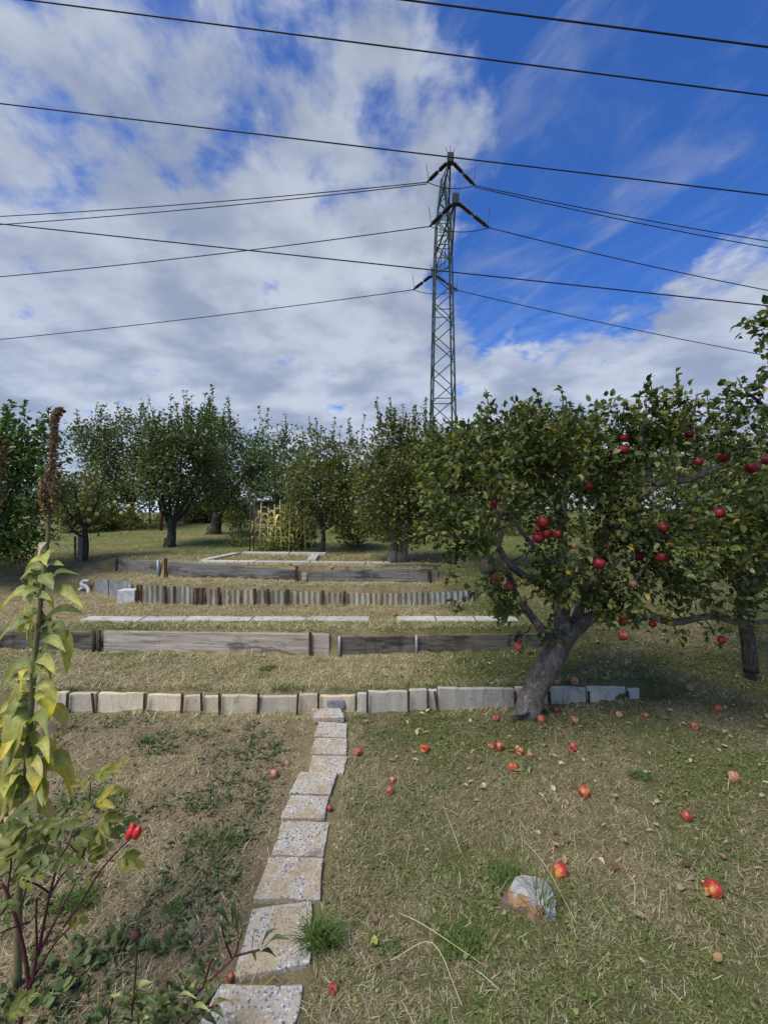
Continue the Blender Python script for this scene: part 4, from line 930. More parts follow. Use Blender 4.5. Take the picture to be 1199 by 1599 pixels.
# --- the trees of the orchard behind
make_tree('plum_tree', 'bright green broad leaved tree cut by the left edge', 7.0, (-75, 905), [(20, 760, 75, 70, 0, .7), (-40, 720, 80, 80, 0, .7), (40, 700, 55, 42, 0, .5), (10, 840, 55, 45, 0, .5), (-70, 820, 90, 60, .2, .6)], [(0, 0)], 'plum', 330, 16, .085, .10, None, None, 10, (.2, .5), 21, .40, tpl=LT_NEAR)
yt = make_tree('small_apple_tree', 'small sparse tree with yellow apples and a staked trunk on the left', 8.0, (131, 893), [(130, 775, 45, 40, 0, .5), (165, 800, 45, 30, 0, .45), (105, 815, 32, 28, 0, .4), (175, 750, 40, 28, 0, .4), (90, 770, 25, 28, 0, .35)], [(0, 0.02)], 'olive', 120, 9, .055, .10, None, None, 4, (.2, .4), 31, .45, 'apple tree', trunk_r=.055, fork=.55)
for u, v in ((121, 789), (129, 771), (128, 795), (140, 796), (139, 813), (102, 826), (110, 796), (180, 785), (56 + 90, 757), (202, 791), (132, 758), (152, 803), (190, 802), (100, 805)):
    Yq = 7.55 + .2 * random.random(); apple_obj(at(u, v, Yq), .036, A_GOLD, (random.random(), random.random(), random.random() * 6), yt)
mb = MB(); p = at(134, 897, 7.85); mb.box((p.x, p.y, .9), (.045, .045, 1.05)); o = mb.build('tree_stake', M_POSTW, origin=(p.x, p.y, .5)); tag(o, 'dark post standing against the small trunk with yellow apples', 'tree stake')
for k, (u, l) in enumerate(((118, 'thin pale slat leaning left of the small staked trunk'), (126, 'pale board standing between the slat and the small trunk'))):
    mb = MB(); p = at(u, 893, 7.9); mb.box((p.x, p.y, .88), (.03 + .05 * k, .025, .85), col=None); o = mb.build('tree_guard', M_WOOD_G, origin=(p.x, p.y, .5)); tag(o, l, 'tree guard')
make_tree('pear_tree', 'dark dense tree behind the small tree with yellow apples', 13.5, (205, 832), [(180, 700, 58, 50, 0, 1.0), (165, 760, 45, 45, 0, .9), (215, 690, 42, 42, .3, .9), (150, 690, 28, 35, 0, .7), (220, 745, 45, 40, 0, .9)], [(0, 0)], 'dark', 330, 20, .085, .19, None, None, 12, (.3, .7), 41, .40, trunk_r=.12)
make_tree('apple_tree', 'rounded dark green tree with forked trunk standing alone on the grass', 9.6, (265, 860), [(285, 735, 62, 58, 0, .8), (255, 760, 38, 45, 0, .7), (310, 690, 42, 48, 0, .7), (270, 690, 38, 35, 0, .6), (320, 760, 35, 35, .2, .6), (240, 720, 20, 40, 0, .5)], [(0, .04)], 'dark', 430, 20, .068, .14, None, None, 26, (.25, .75), 51, .36, trunk_r=.10, fork=.38)
make_tree('apple_tree', 'dark tree with flared trunk just right of the lone rounded tree', 12.0, (334, 839), [(360, 720, 50, 52, 0, .9), (385, 765, 36, 38, 0, .8), (345, 770, 35, 30, 0, .8), (340, 690, 35, 40, .3, .8), (400, 720, 24, 40, 0, .6)], [(0, .1)], 'dark', 330, 20, .078, .16, None, None, 14, (.3, .8), 61, .36, trunk_r=.16, fork=.42)
make_tree('slender_tree', 'thin airy tree with visible sky behind the yellow corn', 14.5, (432, 835), [(420, 700, 24, 38, 0, .6), (455, 705, 26, 32, 0, .6), (435, 760, 40, 40, 0, .8), (470, 750, 28, 40, 0, .6)], [(0, 0)], 'dark', 150, 15, .085, .17, None, None, 12, (.4, .8), 71, .44, trunk_r=.09)
make_tree('young_apple_tree', 'olive yellow young tree with slim trunk beside the corn', 8.6, (502, 872), [(505, 765, 52, 48, 0, .6), (480, 800, 38, 35, 0, .5), (540, 790, 42, 45, .1, .5), (500, 715, 38, 32, 0, .5), (545, 730, 32, 38, 0, .5), (465, 760, 25, 35, 0, .4)], [(0, .02)], 'olive', 350, 18, .055, .11, None, None, 14, (.2, .5), 81, .38, trunk_r=.05, fork=.5)
make_tree('apple_tree', 'tall shooted olive tree with grey trunk near the loose plank', 7.1, (613, 889), [(625, 745, 58, 62, .2, .7), (590, 790, 42, 48, .1, .6), (660, 760, 50, 60, .2, .6), (610, 690, 38, 38, .2, .5), (650, 690, 40, 38, .2, .5), (575, 720, 30, 45, .3, .5), (640, 820, 45, 30, .1, .5)], [(0, .02), (.13, .05)], 'olive', 520, 18, .055, .10, None, M_BARK, 34, (.2, .5), 91, .36, trunk_r=.075, fork=.36)
make_tree('apple_tree', 'broad green tree hidden behind the top of the leaning apple tree', 6.6, (760, 880), [(760, 700, 70, 45, 0, .6), (830, 690, 70, 42, .2, .6), (720, 740, 60, 60, 0, .6), (800, 760, 80, 60, .2, .6), (890, 700, 50, 40, .4, .6)], [(0, 0)], 'apple', 330, 16, .06, .11, None, None, 22, (.15, .4), 101, .38, trunk_r=.08, tpl=LT_FAR)
make_tree('orchard_tree', 'far green tree behind the right end of the leaning apple tree', 10.0, (1060, 850), [(1050, 730, 80, 60, 0, 1.0), (1140, 720, 80, 70, .5, 1.0), (980, 740, 60, 55, .5, 1.0), (1100, 790, 90, 40, 0, 1.0)], [(0, 0)], 'dark', 300, 18, .075, .16, None, None, 8, (.2, .5), 111, .40, trunk_r=.1)
make_tree('orchard_tree', 'far green tree continuing the orchard past the right edge', 9.0, (1250, 860), [(1230, 720, 80, 70, 0, 1.0), (1320, 710, 90, 80, .5, 1.0), (1270, 790, 90, 45, 0, 1.0)], [(0, 0)], 'dark', 240, 18, .075, .16, None, None, 6, (.2, .5), 121, .40, trunk_r=.1)
def bare_tree():
    b = at(880, 830, 9.0); root = empty('bare_tree', (b.x, 9.0, hz(b.x, 9.0)), 'leafless twiggy tree top showing above the leaning apple tree', 'tree'); mb = MB()
    t = limb(mb, [np.array((b.x, 9, hz(b.x, 9) - .05)), np.array(at(882, 760, 9.0)), np.array(at(885, 710, 9.0))], .07, .04); polys = [t]
    for u, v in ((850, 660), (870, 650), (890, 645), (910, 650), (930, 665), (905, 680)): polys.append(limb(mb, [np.array(at(884, 730, 9.0)), np.array(at((884 + u) / 2, (730 + v) / 2 + 6, 9.0)), np.array(at(u, v, 9.0 + random.uniform(-.4, .4)))], .03, .006))
    nodes, rads = limb_nodes(polys); n = 170; tg = np.array([list(at(885 + random.gauss(0, 28), 668 + random.gauss(0, 20), 9.0 + random.gauss(0, .4))) for _ in range(n)])
    mb.build('trunk', M_BARK2, root); m2 = MB(); grow(nodes, rads, tg, m2, .004, -.15, 4); tag(m2.build('twigs', M_TWIG, root), kind='stuff')
bare_tree()

# undergrowth and a far wood behind the orchard
def bush(name, label, cat, u, v, Y, ru, rv, dr, pal, n, size, group=None, lobes=5):
    c = at(u, v, Y); gz = hz(c.x, Y); root = empty(name, (c.x, Y, gz), label, cat, group)
    rx, rz = ru / F * Y, rv / F * Y; mb = MB(); lbs = []
    for _ in range(lobes): lbs.append((np.array([c.x + random.uniform(-.5, .5) * rx, Y + random.uniform(-.4, .4) * dr, c.z + random.uniform(-.35, .35) * rz]), (rx * .6, dr * .7, rz * .6)))
    nodes = [np.array([c.x + random.uniform(-.3, .3) * rx, Y, gz + .05]) for _ in range(5)]; tg = lobe_targets(lbs, n, 5, .3, .36, .2)
    tw = grow(nodes, [.015] * 5, tg, mb, .004, .05, 3); tag(mb.build('stems', M_TWIG, root), kind='stuff')
    me = merge_clouds([leaf_cloud(*leaves_at(tw, 13, size, .12, pal, LT_FAR, (c.x, Y, c.z - rz)), LT_FAR)], 'foliage'); tag(link('foliage', me, M_LEAF, root), kind='stuff')
for a in (('bush', 'green scrub closing the view left of the lone tree trunk', 'bush', 150, 802, 19.0, 62, 26, 1.0, 'olive', 260, .11), ('bush', 'tall scrub closing the view behind the flared trunk', 'bush', 330, 800, 21.0, 70, 28, 1.0, 'dark', 260, .12), ('bush', 'scrub closing the view behind the corn bed', 'bush', 455, 800, 20.0, 80, 30, 1.0, 'olive', 260, .12), ('bush', 'scrub closing the view behind the two grey trunks', 'bush', 600, 800, 19.0, 90, 30, 1.0, 'dark', 280, .12), ('bush', 'far left scrub behind the broad leaved tree at the edge', 'bush', 40, 806, 20.0, 60, 24, 1.0, 'dark', 220, .12), ('bush', 'low leafy bush near the yellow corn on its left', 'bush', 372, 815, 11.5, 22, 25, .6, 'olive', 60, .07), ('bush', 'yellowing vine thicket behind the corn stalks', 'bush', 455, 822, 9.6, 48, 42, .5, 'yellow', 200, .07),
          ('bush', 'yellow leafed shrub right of the slim young trunk', 'bush', 552, 828, 9.6, 48, 36, .5, 'yellow', 150, .065), ('bush', 'low green plants around the foot of the corn', 'plant', 445, 855, 8.9, 60, 12, .25, 'olive', 90, .05), ('bush', 'dark low herbs beside the bed border slabs', 'plant', 368, 852, 9.6, 26, 10, .3, 'olive', 50, .045),
          ('bush', 'small leafy tree by the far left fence under the lone tree crown', 'bush', 180, 806, 14.0, 20, 20, .5, 'dark', 60, .08), ('bush', 'olive scrub along the far left fence', 'bush', 128, 806, 12.6, 58, 32, .6, 'olive', 340, .075), ('bush', 'brownish scrub below the small tree with yellow apples', 'bush', 205, 822, 13.4, 50, 15, .6, 'olive', 260, .07), ('bush', 'reddish olive scrub right of the far left fence scrub', 'bush', 262, 818, 16.0, 75, 14, .7, 'olive', 260, .09), ('bush', 'dark scrub between the two dark trunks far back', 'bush', 372, 800, 17.0, 55, 32, .8, 'dark', 260, .10), ('bush', 'green scrub at the left edge below the plum tree', 'bush', 40, 862, 10.5, 70, 32, .7, 'plum', 150, .07),
          ('bush', 'dense dark undergrowth behind the two grey trunks', 'bush', 640, 826, 10.5, 85, 34, .6, 'dark', 260, .07), ('bush', 'scrub behind the flared trunk on the far boundary', 'bush', 305, 802, 15.5, 48, 30, .8, 'olive', 280, .09), ('bush', 'undergrowth seen through the leaning apple tree', 'bush', 850, 828, 12.0, 140, 28, .8, 'olive', 300, .08), ('bush', 'undergrowth on the far right behind the orchard', 'bush', 1080, 826, 13.0, 160, 30, .8, 'dark', 300, .09)):
    bush(*a)
def far_wood():
    n = 6000; x = -60 + 130 * rng.random(n); y = 30 + 18 * rng.random(n); h = 3.2 + 2.6 * vn(x, y * 0, 3.5, 8); z = height(x, y, False) + h * rng.random(n) ** .7
    x = np.where((x > -26) & (x < -13), x - 16, x)
    m = 6; P_ = np.repeat(np.stack([x, y, z], 1), m, 0) + rng.normal(size=(n * m, 3)) * .45
    c = leaf_cols('dark', len(P_)); me = merge_clouds([leaf_cloud(P_, rand_dir(len(P_)), rand_dir(len(P_)), .3 + .25 * rng.random(len(P_)), c, LT_FAR)], 'far_wood')
    tag(link('far_wood', me, M_LEAF), 'far belt of dark trees closing the view behind the orchard', 'wood', kind='stuff')
far_wood()

# dry corn
def corn(u, vb, vt, Y, label):
    b = at(u, vb, Y); gz = hz(b.x, Y); h = zat(vt, Y) - gz; root = empty('corn_stalk', (b.x, Y, gz), label, 'corn', 'dry corn stalks in the upper bed'); mb = MB()
    k = random.uniform(-.04, .04); mb.tube([(b.x, Y, gz - .02), (b.x + k, Y, gz + h * .5), (b.x + k * 1.5, Y, gz + h)], [.015, .012, .006], 6); mb.build('stalk', M_CORN, root)
    for i in range(11):
        t = .18 + .75 * i / 11; a = (i % 2) * math.pi + random.gauss(0, .5); ln = random.uniform(.12, .26); p = Vector((b.x + k * t, Y, gz + h * t)); d = Vector((math.cos(a), math.sin(a) * .6, 0))
        pts = [p, p + d * ln * .35 + Vector((0, 0, ln * .22)), p + d * ln * .7 + Vector((0, 0, ln * random.uniform(-.3, .1))), p + d * ln * .8 - Vector((0, 0, ln * random.uniform(.4, .9)))]
        strip_leaf('leaf', pts, .075, M_LEAF, root, (.80, .72, .30) if random.random() < .7 else (.5, .52, .16), (.75, .62, .32))
def strip_leaf(name, pts, w, mat, parent, c0, c1, fold=.25, wavy=.06, ns=8, shape=.42, up=None, label=None):
    "a single leaf: midrib through pts, widest at shape, colour from c0 (base) to c1 (tip)"
    q = [Vector(p) for p in catmull(pts, max(2, int(math.ceil(ns / (len(pts) - 1)))))]; n = len(q) - 1; vs, fs, cs = [], [], []
    ph = random.random() * 6
    for i, p in enumerate(q):
        t = i / n; T = (q[min(i + 1, n)] - q[max(i - 1, 0)]).normalized(); u_ = up or Vector((0, 0, 1)); S = T.cross(u_); S = S.normalized() if S.length > .05 else T.orthogonal().normalized(); U = S.cross(T)
        g = (t / shape) ** .75 if t < shape else max(0, (1 - (t - shape) / (1 - shape))) ** .8
        hw = w * .5 * max(.06, g) if 0 < t < 1 else w * .03
        for s in (-1, -.5, 0, .5, 1):
            vs.append(p + S * hw * s + U * (abs(s) * fold * hw + wavy * w * math.sin(ph + t * 11 + s * 1.7) * abs(s)))
            e = min(1, max(0, (t - .25) * 1.2 + abs(s) * .15 + random.uniform(-.08, .08))); f = 1.12 if s == 0 else random.uniform(.9, 1.06)
            cs.append([(c0[k] * (1 - e) + c1[k] * e) * f for k in range(3)])
    for i in range(n):
        for k in range(4): fs.append((i * 5 + k, i * 5 + k + 1, i * 5 + k + 6, i * 5 + k + 5))
    mb = MB(); mb.add(vs, fs); mb.c = [tuple(c) for c in cs]; o = mb.build(name, mat, parent, color=True)
    if label: o['label'] = label
    return o
M_CORN = simple('dry_corn_stalk', (.5, .43, .2), (.66, .58, .32), 20)
corn(405, 866, 785, 8.9, 'leftmost pale dry corn stalk in the upper bed'); corn(432, 862, 788, 9.0, 'dry corn stalk between the leftmost and the tallest leafy one'); corn(451, 866, 783, 8.7, 'leafy yellow corn stalk in front of the vine thicket'); corn(440, 864, 780, 8.8, 'tall dry corn stalk just left of the leafy yellow one'); corn(478, 864, 794, 8.8, 'thin dry corn stalk right of the dark pole'); corn(418, 858, 792, 9.3, 'short dry corn stalk just right of the leftmost one'); corn(464, 860, 790, 9.2, 'dry corn stalk half inside the yellow vine thicket'); corn(487, 862, 800, 9.1, 'corn stalk nearest to the slim young trunk')
for i, (u, l) in enumerate(((390, 'thin bare pole left of all the corn stalks'), (396, 'second bare pole just beside the leftmost corn stalk'), (471, 'dark pole between two corn stalks'))):
    p = at(u, 866, 8.8); mb = MB(); mb.tube([(p.x, p.y, .8), (p.x + .02, p.y, zat(775 + 6 * i, 8.8))], .014, 6); tag(mb.build('garden_pole', M_POSTW if i < 2 else M_RUST, origin=(p.x, p.y, .9)), l, 'pole')

# fences, shed and houses far behind
def post_fence(name, label, pts, Y_, h, n, mat):
    root = empty(name, (pts[0][0], pts[0][1], hz(*pts[0])), label, 'fence')
    (x0, y0), (x1, y1) = pts; tops = []
    for i in range(n):
        t = i / (n - 1); x, y = x0 + (x1 - x0) * t, y0 + (y1 - y0) * t; z = hz(x, y); mb = MB(); k = random.uniform(-.05, .05)
        mb.tube([(x, y, z - .1), (x + k, y, z + h)], .035, 6); mb.build('post', mat, root); tops.append((x + k, y, z))
    for f in (.25, .5, .75, .97):
        mb = MB(); mb.tube([(p[0], p[1], p[2] + h * f) for p in tops], .006, 4); mb.build('wire', M_GALV, root)
post_fence('wire_fence', 'old wire fence with grey posts behind the trees on the left', [(-11, 13.6), (-3.2, 17.5)], 0, 1.15, 9, M_WOOD_G)
post_fence('wire_fence', 'wire fence behind the corn and the right hand trees', [(-2.6, 12.0), (9, 12.6)], 0, 1.2, 10, M_POSTW)
mb = MB(); p = at(252, 838, 13.0); mb.tube([(p.x, 13, hz(p.x, 13) - .1), (p.x, 13, zat(785, 13))], .05, 8); tag(mb.build('red_post', simple('red_brown_post', (.10, .03, .02), (.17, .05, .035), 20), origin=(p.x, 13, 1.1)), 'reddish brown post right of the pale house seen under the trees', 'post')
def shed():
    Y = 15.0; x0, x1 = (398 - CU) / F * Y, (520 - CU) / F * Y; z0 = hz((x0 + x1) / 2, Y); root = empty('shed', ((x0 + x1) / 2, Y, z0), 'weathered grey board shed half hidden behind the corn', 'shed'); n = 14; zt = zat(782, Y)
    for i in range(n):
        a = x0 + (x1 - x0) * i / n; b = x0 + (x1 - x0) * (i + 1) / n - .012; mb = MB(); mb.box(((a + b) / 2, Y + random.uniform(-.008, .008), (z0 + zt) / 2), (b - a, .025, zt - z0 + random.uniform(-.02, .02))); mb.build('plank', M_SHED, root, smooth=False)
    mb = MB(); mb.box(((x0 + x1) / 2, Y + 1.0, (z0 + zt) / 2), (x1 - x0, 1.9, zt - z0 - .03)); mb.build('wall', M_SHED, root, smooth=False)
    mb = MB(); mb.box(((x0 + x1) / 2, Y + .9, zt + .06), (x1 - x0 + .12, 2.05, .05), rot=Matrix.Rotation(.06, 3, 'X')); mb.build('roof', M_ROOFG, root, smooth=False)
    mb = MB(); mb.box((x0 + .85, Y - .025, z0 + .85), (.5, .03, .4)); f = mb.build('window', M_POSTW, root, smooth=False); mb = MB(); mb.box((x0 + .85, Y - .045, z0 + .85), (.4, .012, .3)); mb.build('pane', M_GLASS, f, smooth=False)
shed()
def house(u0, u1, vt, Y, label, wall, roofm, extra=None):
    x0, x1 = (u0 - CU) / F * Y, (u1 - CU) / F * Y; z0 = hz((x0 + x1) / 2, Y); zt = zat(vt, Y); D = 5.0; root = empty('house', ((x0 + x1) / 2, Y, z0), label, 'house')
    mb = MB(); mb.box(((x0 + x1) / 2, Y + D / 2, (z0 + zt) / 2 - .3), (x1 - x0, D, zt - z0 + .6)); mb.build('wall', wall, root, smooth=False)
    o = .35; mb = MB(); ym = Y + D / 2; rh = 1.15
    vs = [(x0 - o, Y - o, zt - .08), (x1 + o, Y - o, zt - .08), (x1 + o, ym, zt + rh), (x0 - o, ym, zt + rh), (x1 + o, Y + D + o, zt - .08), (x0 - o, Y + D + o, zt - .08)]
    vs2 = [(a, b, c + .1) for a, b, c in vs]; mb.add(vs + vs2, [(0, 3, 2, 1), (3, 5, 4, 2), (6, 7, 8, 9), (9, 8, 10, 11), (0, 1, 7, 6), (4, 5, 11, 10), (0, 6, 9, 3), (3, 9, 11, 5), (1, 2, 8, 7), (2, 4, 10, 8)]); mb.build('roof', roofm, root, smooth=False)
    for k in range(3):
        x = x0 + (x1 - x0) * (k + .5) / 3; mb = MB(); mb.box((x, Y - .03, z0 + (zt - z0) * .6), (.9, .08, 1.0)); f = mb.build('window', M_PALEWALL, root, smooth=False); mb = MB(); mb.box((x, Y - .075, z0 + (zt - z0) * .6), (.74, .03, .84)); mb.build('pane', M_GLASS, f, smooth=False)
    if extra: mb = MB(); mb.box((x1 - (x1 - x0) * .16, Y - .15, z0 + .9), ((x1 - x0) * .3, .25, 1.9)); mb.build('porch', extra, root, smooth=False)
house(200, 262, 801, 42, 'pale blue roofed house with red wall glimpsed under the lone tree', M_REDWALL, M_ROOFG)
house(20, 70, 808, 55, 'small pale house far off at the left edge', M_PALEWALL, M_ROOFG)

# ------------------------------------------------------------------ pylon and cables
def pylon():
    Y = 27.0; x = (691 - CU) / F * Y; z0 = hz(x, Y); root = empty('power_pylon', (x, Y, z0), 'green lattice power pylon rising behind the orchard', 'pylon')
    zs = [z0, 6.0, 12.0, 17.0, 19.5, 22.3]; hw = [.82, .72, .60, .50, .40, .10]
    def wd(z): return float(np.interp(z, zs, hw))
    for sx in (-1, 1):
        for sy in (-1, 1):
            mb = MB(); mb.tube([(x + sx * wd(z), Y + sy * wd(z), z) for z in zs], .055, 4); mb.build('leg', M_PYLON, root, smooth=False)
    z = z0 + .3; k = 0
    while z < 22.0:
        h = max(.5, wd(z) * 1.75); z2 = min(z + h, 22.2); a, b = wd(z), wd(z2)
        for f in range(4):
            c0 = [(-1, -1), (1, -1), (1, 1), (-1, 1)][f]; c1 = [(1, -1), (1, 1), (-1, 1), (-1, -1)][f]
            if k % 2: c0, c1 = c1, c0
            mb = MB(); mb.tube([(x + c0[0] * a, Y + c0[1] * a, z), (x + c1[0] * b, Y + c1[1] * b, z2)], .03, 4); mb.build('brace', M_PYLON, root, smooth=False)
            if k % 5 == 4 or 16 < z < 19.5: mb = MB(); mb.tube([(x + c0[0] * b, Y + c0[1] * b, z2), (x + c1[0] * b, Y + c1[1] * b, z2)], .028, 4); mb.build('brace', M_PYLON, root, smooth=False)
        z = z2; k += 1
    arms = [((703, 250), 24.5, 22.2), ((711, 314), 23.1, 19.4), ((677, 428), 30.4, 19.2)]; tips = []
    for (u, v), ya, zr in arms:
        t = at(u, v, ya); s = -1 if ya < Y else 1; tips.append(t); mb = MB(); zl = t.z - (.2 if s > 0 else .2)
        for sx in (-1, 1):
            w = wd(zr - 2.0); w2 = wd(zr)
            mb.tube([(x + sx * w, Y + s * w, zr - 2.0), t], .05, 4); mb.tube([(x + sx * w2, Y + s * w2, min(zr, 22.3)), t], .04, 4)
            for q in (.3, .55, .8):
                lo = Vector((x + sx * w, Y + s * w, zr - 2.0)).lerp(t, q); hi = Vector((x + sx * w2, Y + s * w2, min(zr, 22.3))).lerp(t, q - .12); mb.tube([lo, hi], .024, 4)
        mb.build('cross_arm', M_PYLON, root, smooth=False)
        mb = MB(); mb.box(t + Vector((0, 0, .05)), (.34, .34, .5)); 
        for a in (-1, 0, 1): mb.tube([t + Vector((a * .12, 0, .3)), t + Vector((a * .28, 0, .8 - .1 * abs(a)))], .014, 4)
        mb.build('arm_tip', M_PYLON_D, root, smooth=False)
    ends = []
    prof = lambda ln: [(.05, 0), (.05, .08)] + [(.125 if i % 2 else .08, .1 + (ln * .46 - .12) * i / 22) for i in range(23)] + [(.05, ln * .47), (.05, ln * .53)] + [(.125 if i % 2 else .08, ln * .54 + (ln * .44) * i / 22) for i in range(23)] + [(.05, ln)]
    for ti, (t, targets) in enumerate(zip(tips, (((667, 285, 25.6), (741, 290, 25.6)), ((671, 354, 24.4), (763, 356, 24.4)), ((645, 453, 31.2), (714, 454, 31.2))))):
        pr = []
        for u, v, Ye in targets:
            e = at(u, v, Ye); d = e - t; ln = d.length - .35; dn = d.normalized(); s = t + dn * .18; q = dn.to_track_quat('Z', 'Y').to_matrix(); mb = MB(); P_ = prof(ln); n = 10; vs, fs = [], []
            for rr, zz in P_:
                for k in range(n): vs.append(s + q @ Vector((rr * math.cos(2 * math.pi * k / n), rr * math.sin(2 * math.pi * k / n), zz)))
            for i in range(len(P_) - 1):
                for k in range(n): fs.append((i * n + k, i * n + (k + 1) % n, (i + 1) * n + (k + 1) % n, (i + 1) * n + k))
            mb.add(vs, fs); mb.build('insulator', M_INS, root, smooth=False); mb = MB(); mb.tube([e - dn * .2, e], .06, 6); mb.tube([e - dn * .1, e + Vector((.05 * (1 if d.x > 0 else -1), 0, 1.1))], .016, 4); mb.build('clamp', M_PYLON_D, root, smooth=False); pr.append(e)
        ends.append(pr)
    return ends
ENDS = pylon()
def cable(p, q, r_, sag, label, grp, n=24):
    p, q = Vector(p), Vector(q); pts = []
    for i in range(n + 1): t = i / n; c = p.lerp(q, t); c.z -= sag * 4 * t * (1 - t); pts.append(c)
    mb = MB(); mb.tube(pts, r_, 6); tag(mb.build('power_cable', M_CABLE, origin=p), label, 'power cable', grp)
G1 = 'cables strung from the green pylon'
def beyond(e, u, v, Y, k=1.8):
    p = at(u, v, Y); return e + (p - e) * k
tl = ['top left', 'top right']
cable(ENDS[0][0], at(-420, 353, 30), .026, .5, 'upper of the thin twin cables leaving the pylon top leftwards', G1); cable(ENDS[0][0] + Vector((0, 0, -.1)), at(-420, 372, 29.5), .026, .5, 'lower of the thin twin cables leaving the pylon top leftwards', G1)
cable(ENDS[0][1], at(1560, 424, 30), .026, .5, 'upper of the thin twin cables leaving the pylon top rightwards', G1); cable(ENDS[0][1] + Vector((0, 0, -.1)), at(1560, 440, 29.5), .026, .5, 'lower of the thin twin cables leaving the pylon top rightwards', G1)
cable(ENDS[1][0], at(-420, 462, 29), .026, .5, 'thin cable running left from the middle insulators of the pylon', G1); cable(ENDS[1][1], at(1560, 512, 29), .026, .5, 'thin cable running right from the middle insulators of the pylon', G1)
cable(ENDS[2][0], at(-420, 565, 36), .028, .5, 'lowest thin cable running left from the pylon', G1); cable(ENDS[2][1], at(1560, 615, 36), .028, .5, 'lowest thin cable running right from the pylon', G1)
for (a, b), l in zip(ENDS, ('loose jumper loop below the pylon top', 'loose jumper loop below the middle insulators', 'loose jumper loop below the lowest insulators')): cable(a, b, .022, .28, l, None, 10)
G2 = 'thick overhead cables crossing the sky'
for (u0, v0), (u1, v1), Y0, Y1_, r_, l in (((600, -4), (1199, 74), 6.2, 6.0, .013, 'nearest thick overhead cable cutting the top right corner'), ((40, 0), (1199, 150), 8.0, 7.6, .013, 'thick overhead cable entering at the top left corner'), ((0, 162), (1199, 305), 10.5, 10.0, .015, 'thick overhead cable passing just across the pylon tip'), ((0, 350), (1199, 478), 13.5, 13.0, .018, 'lowest thick overhead cable crossing the pylon below its middle arm')):
    p, q = at(u0, v0, Y0), at(u1, v1, Y1_); d = q - p; m = 1.2 if u0 > 500 else .45
    cable(p - d * m, q + d * .45, r_, -.0, l, G2)

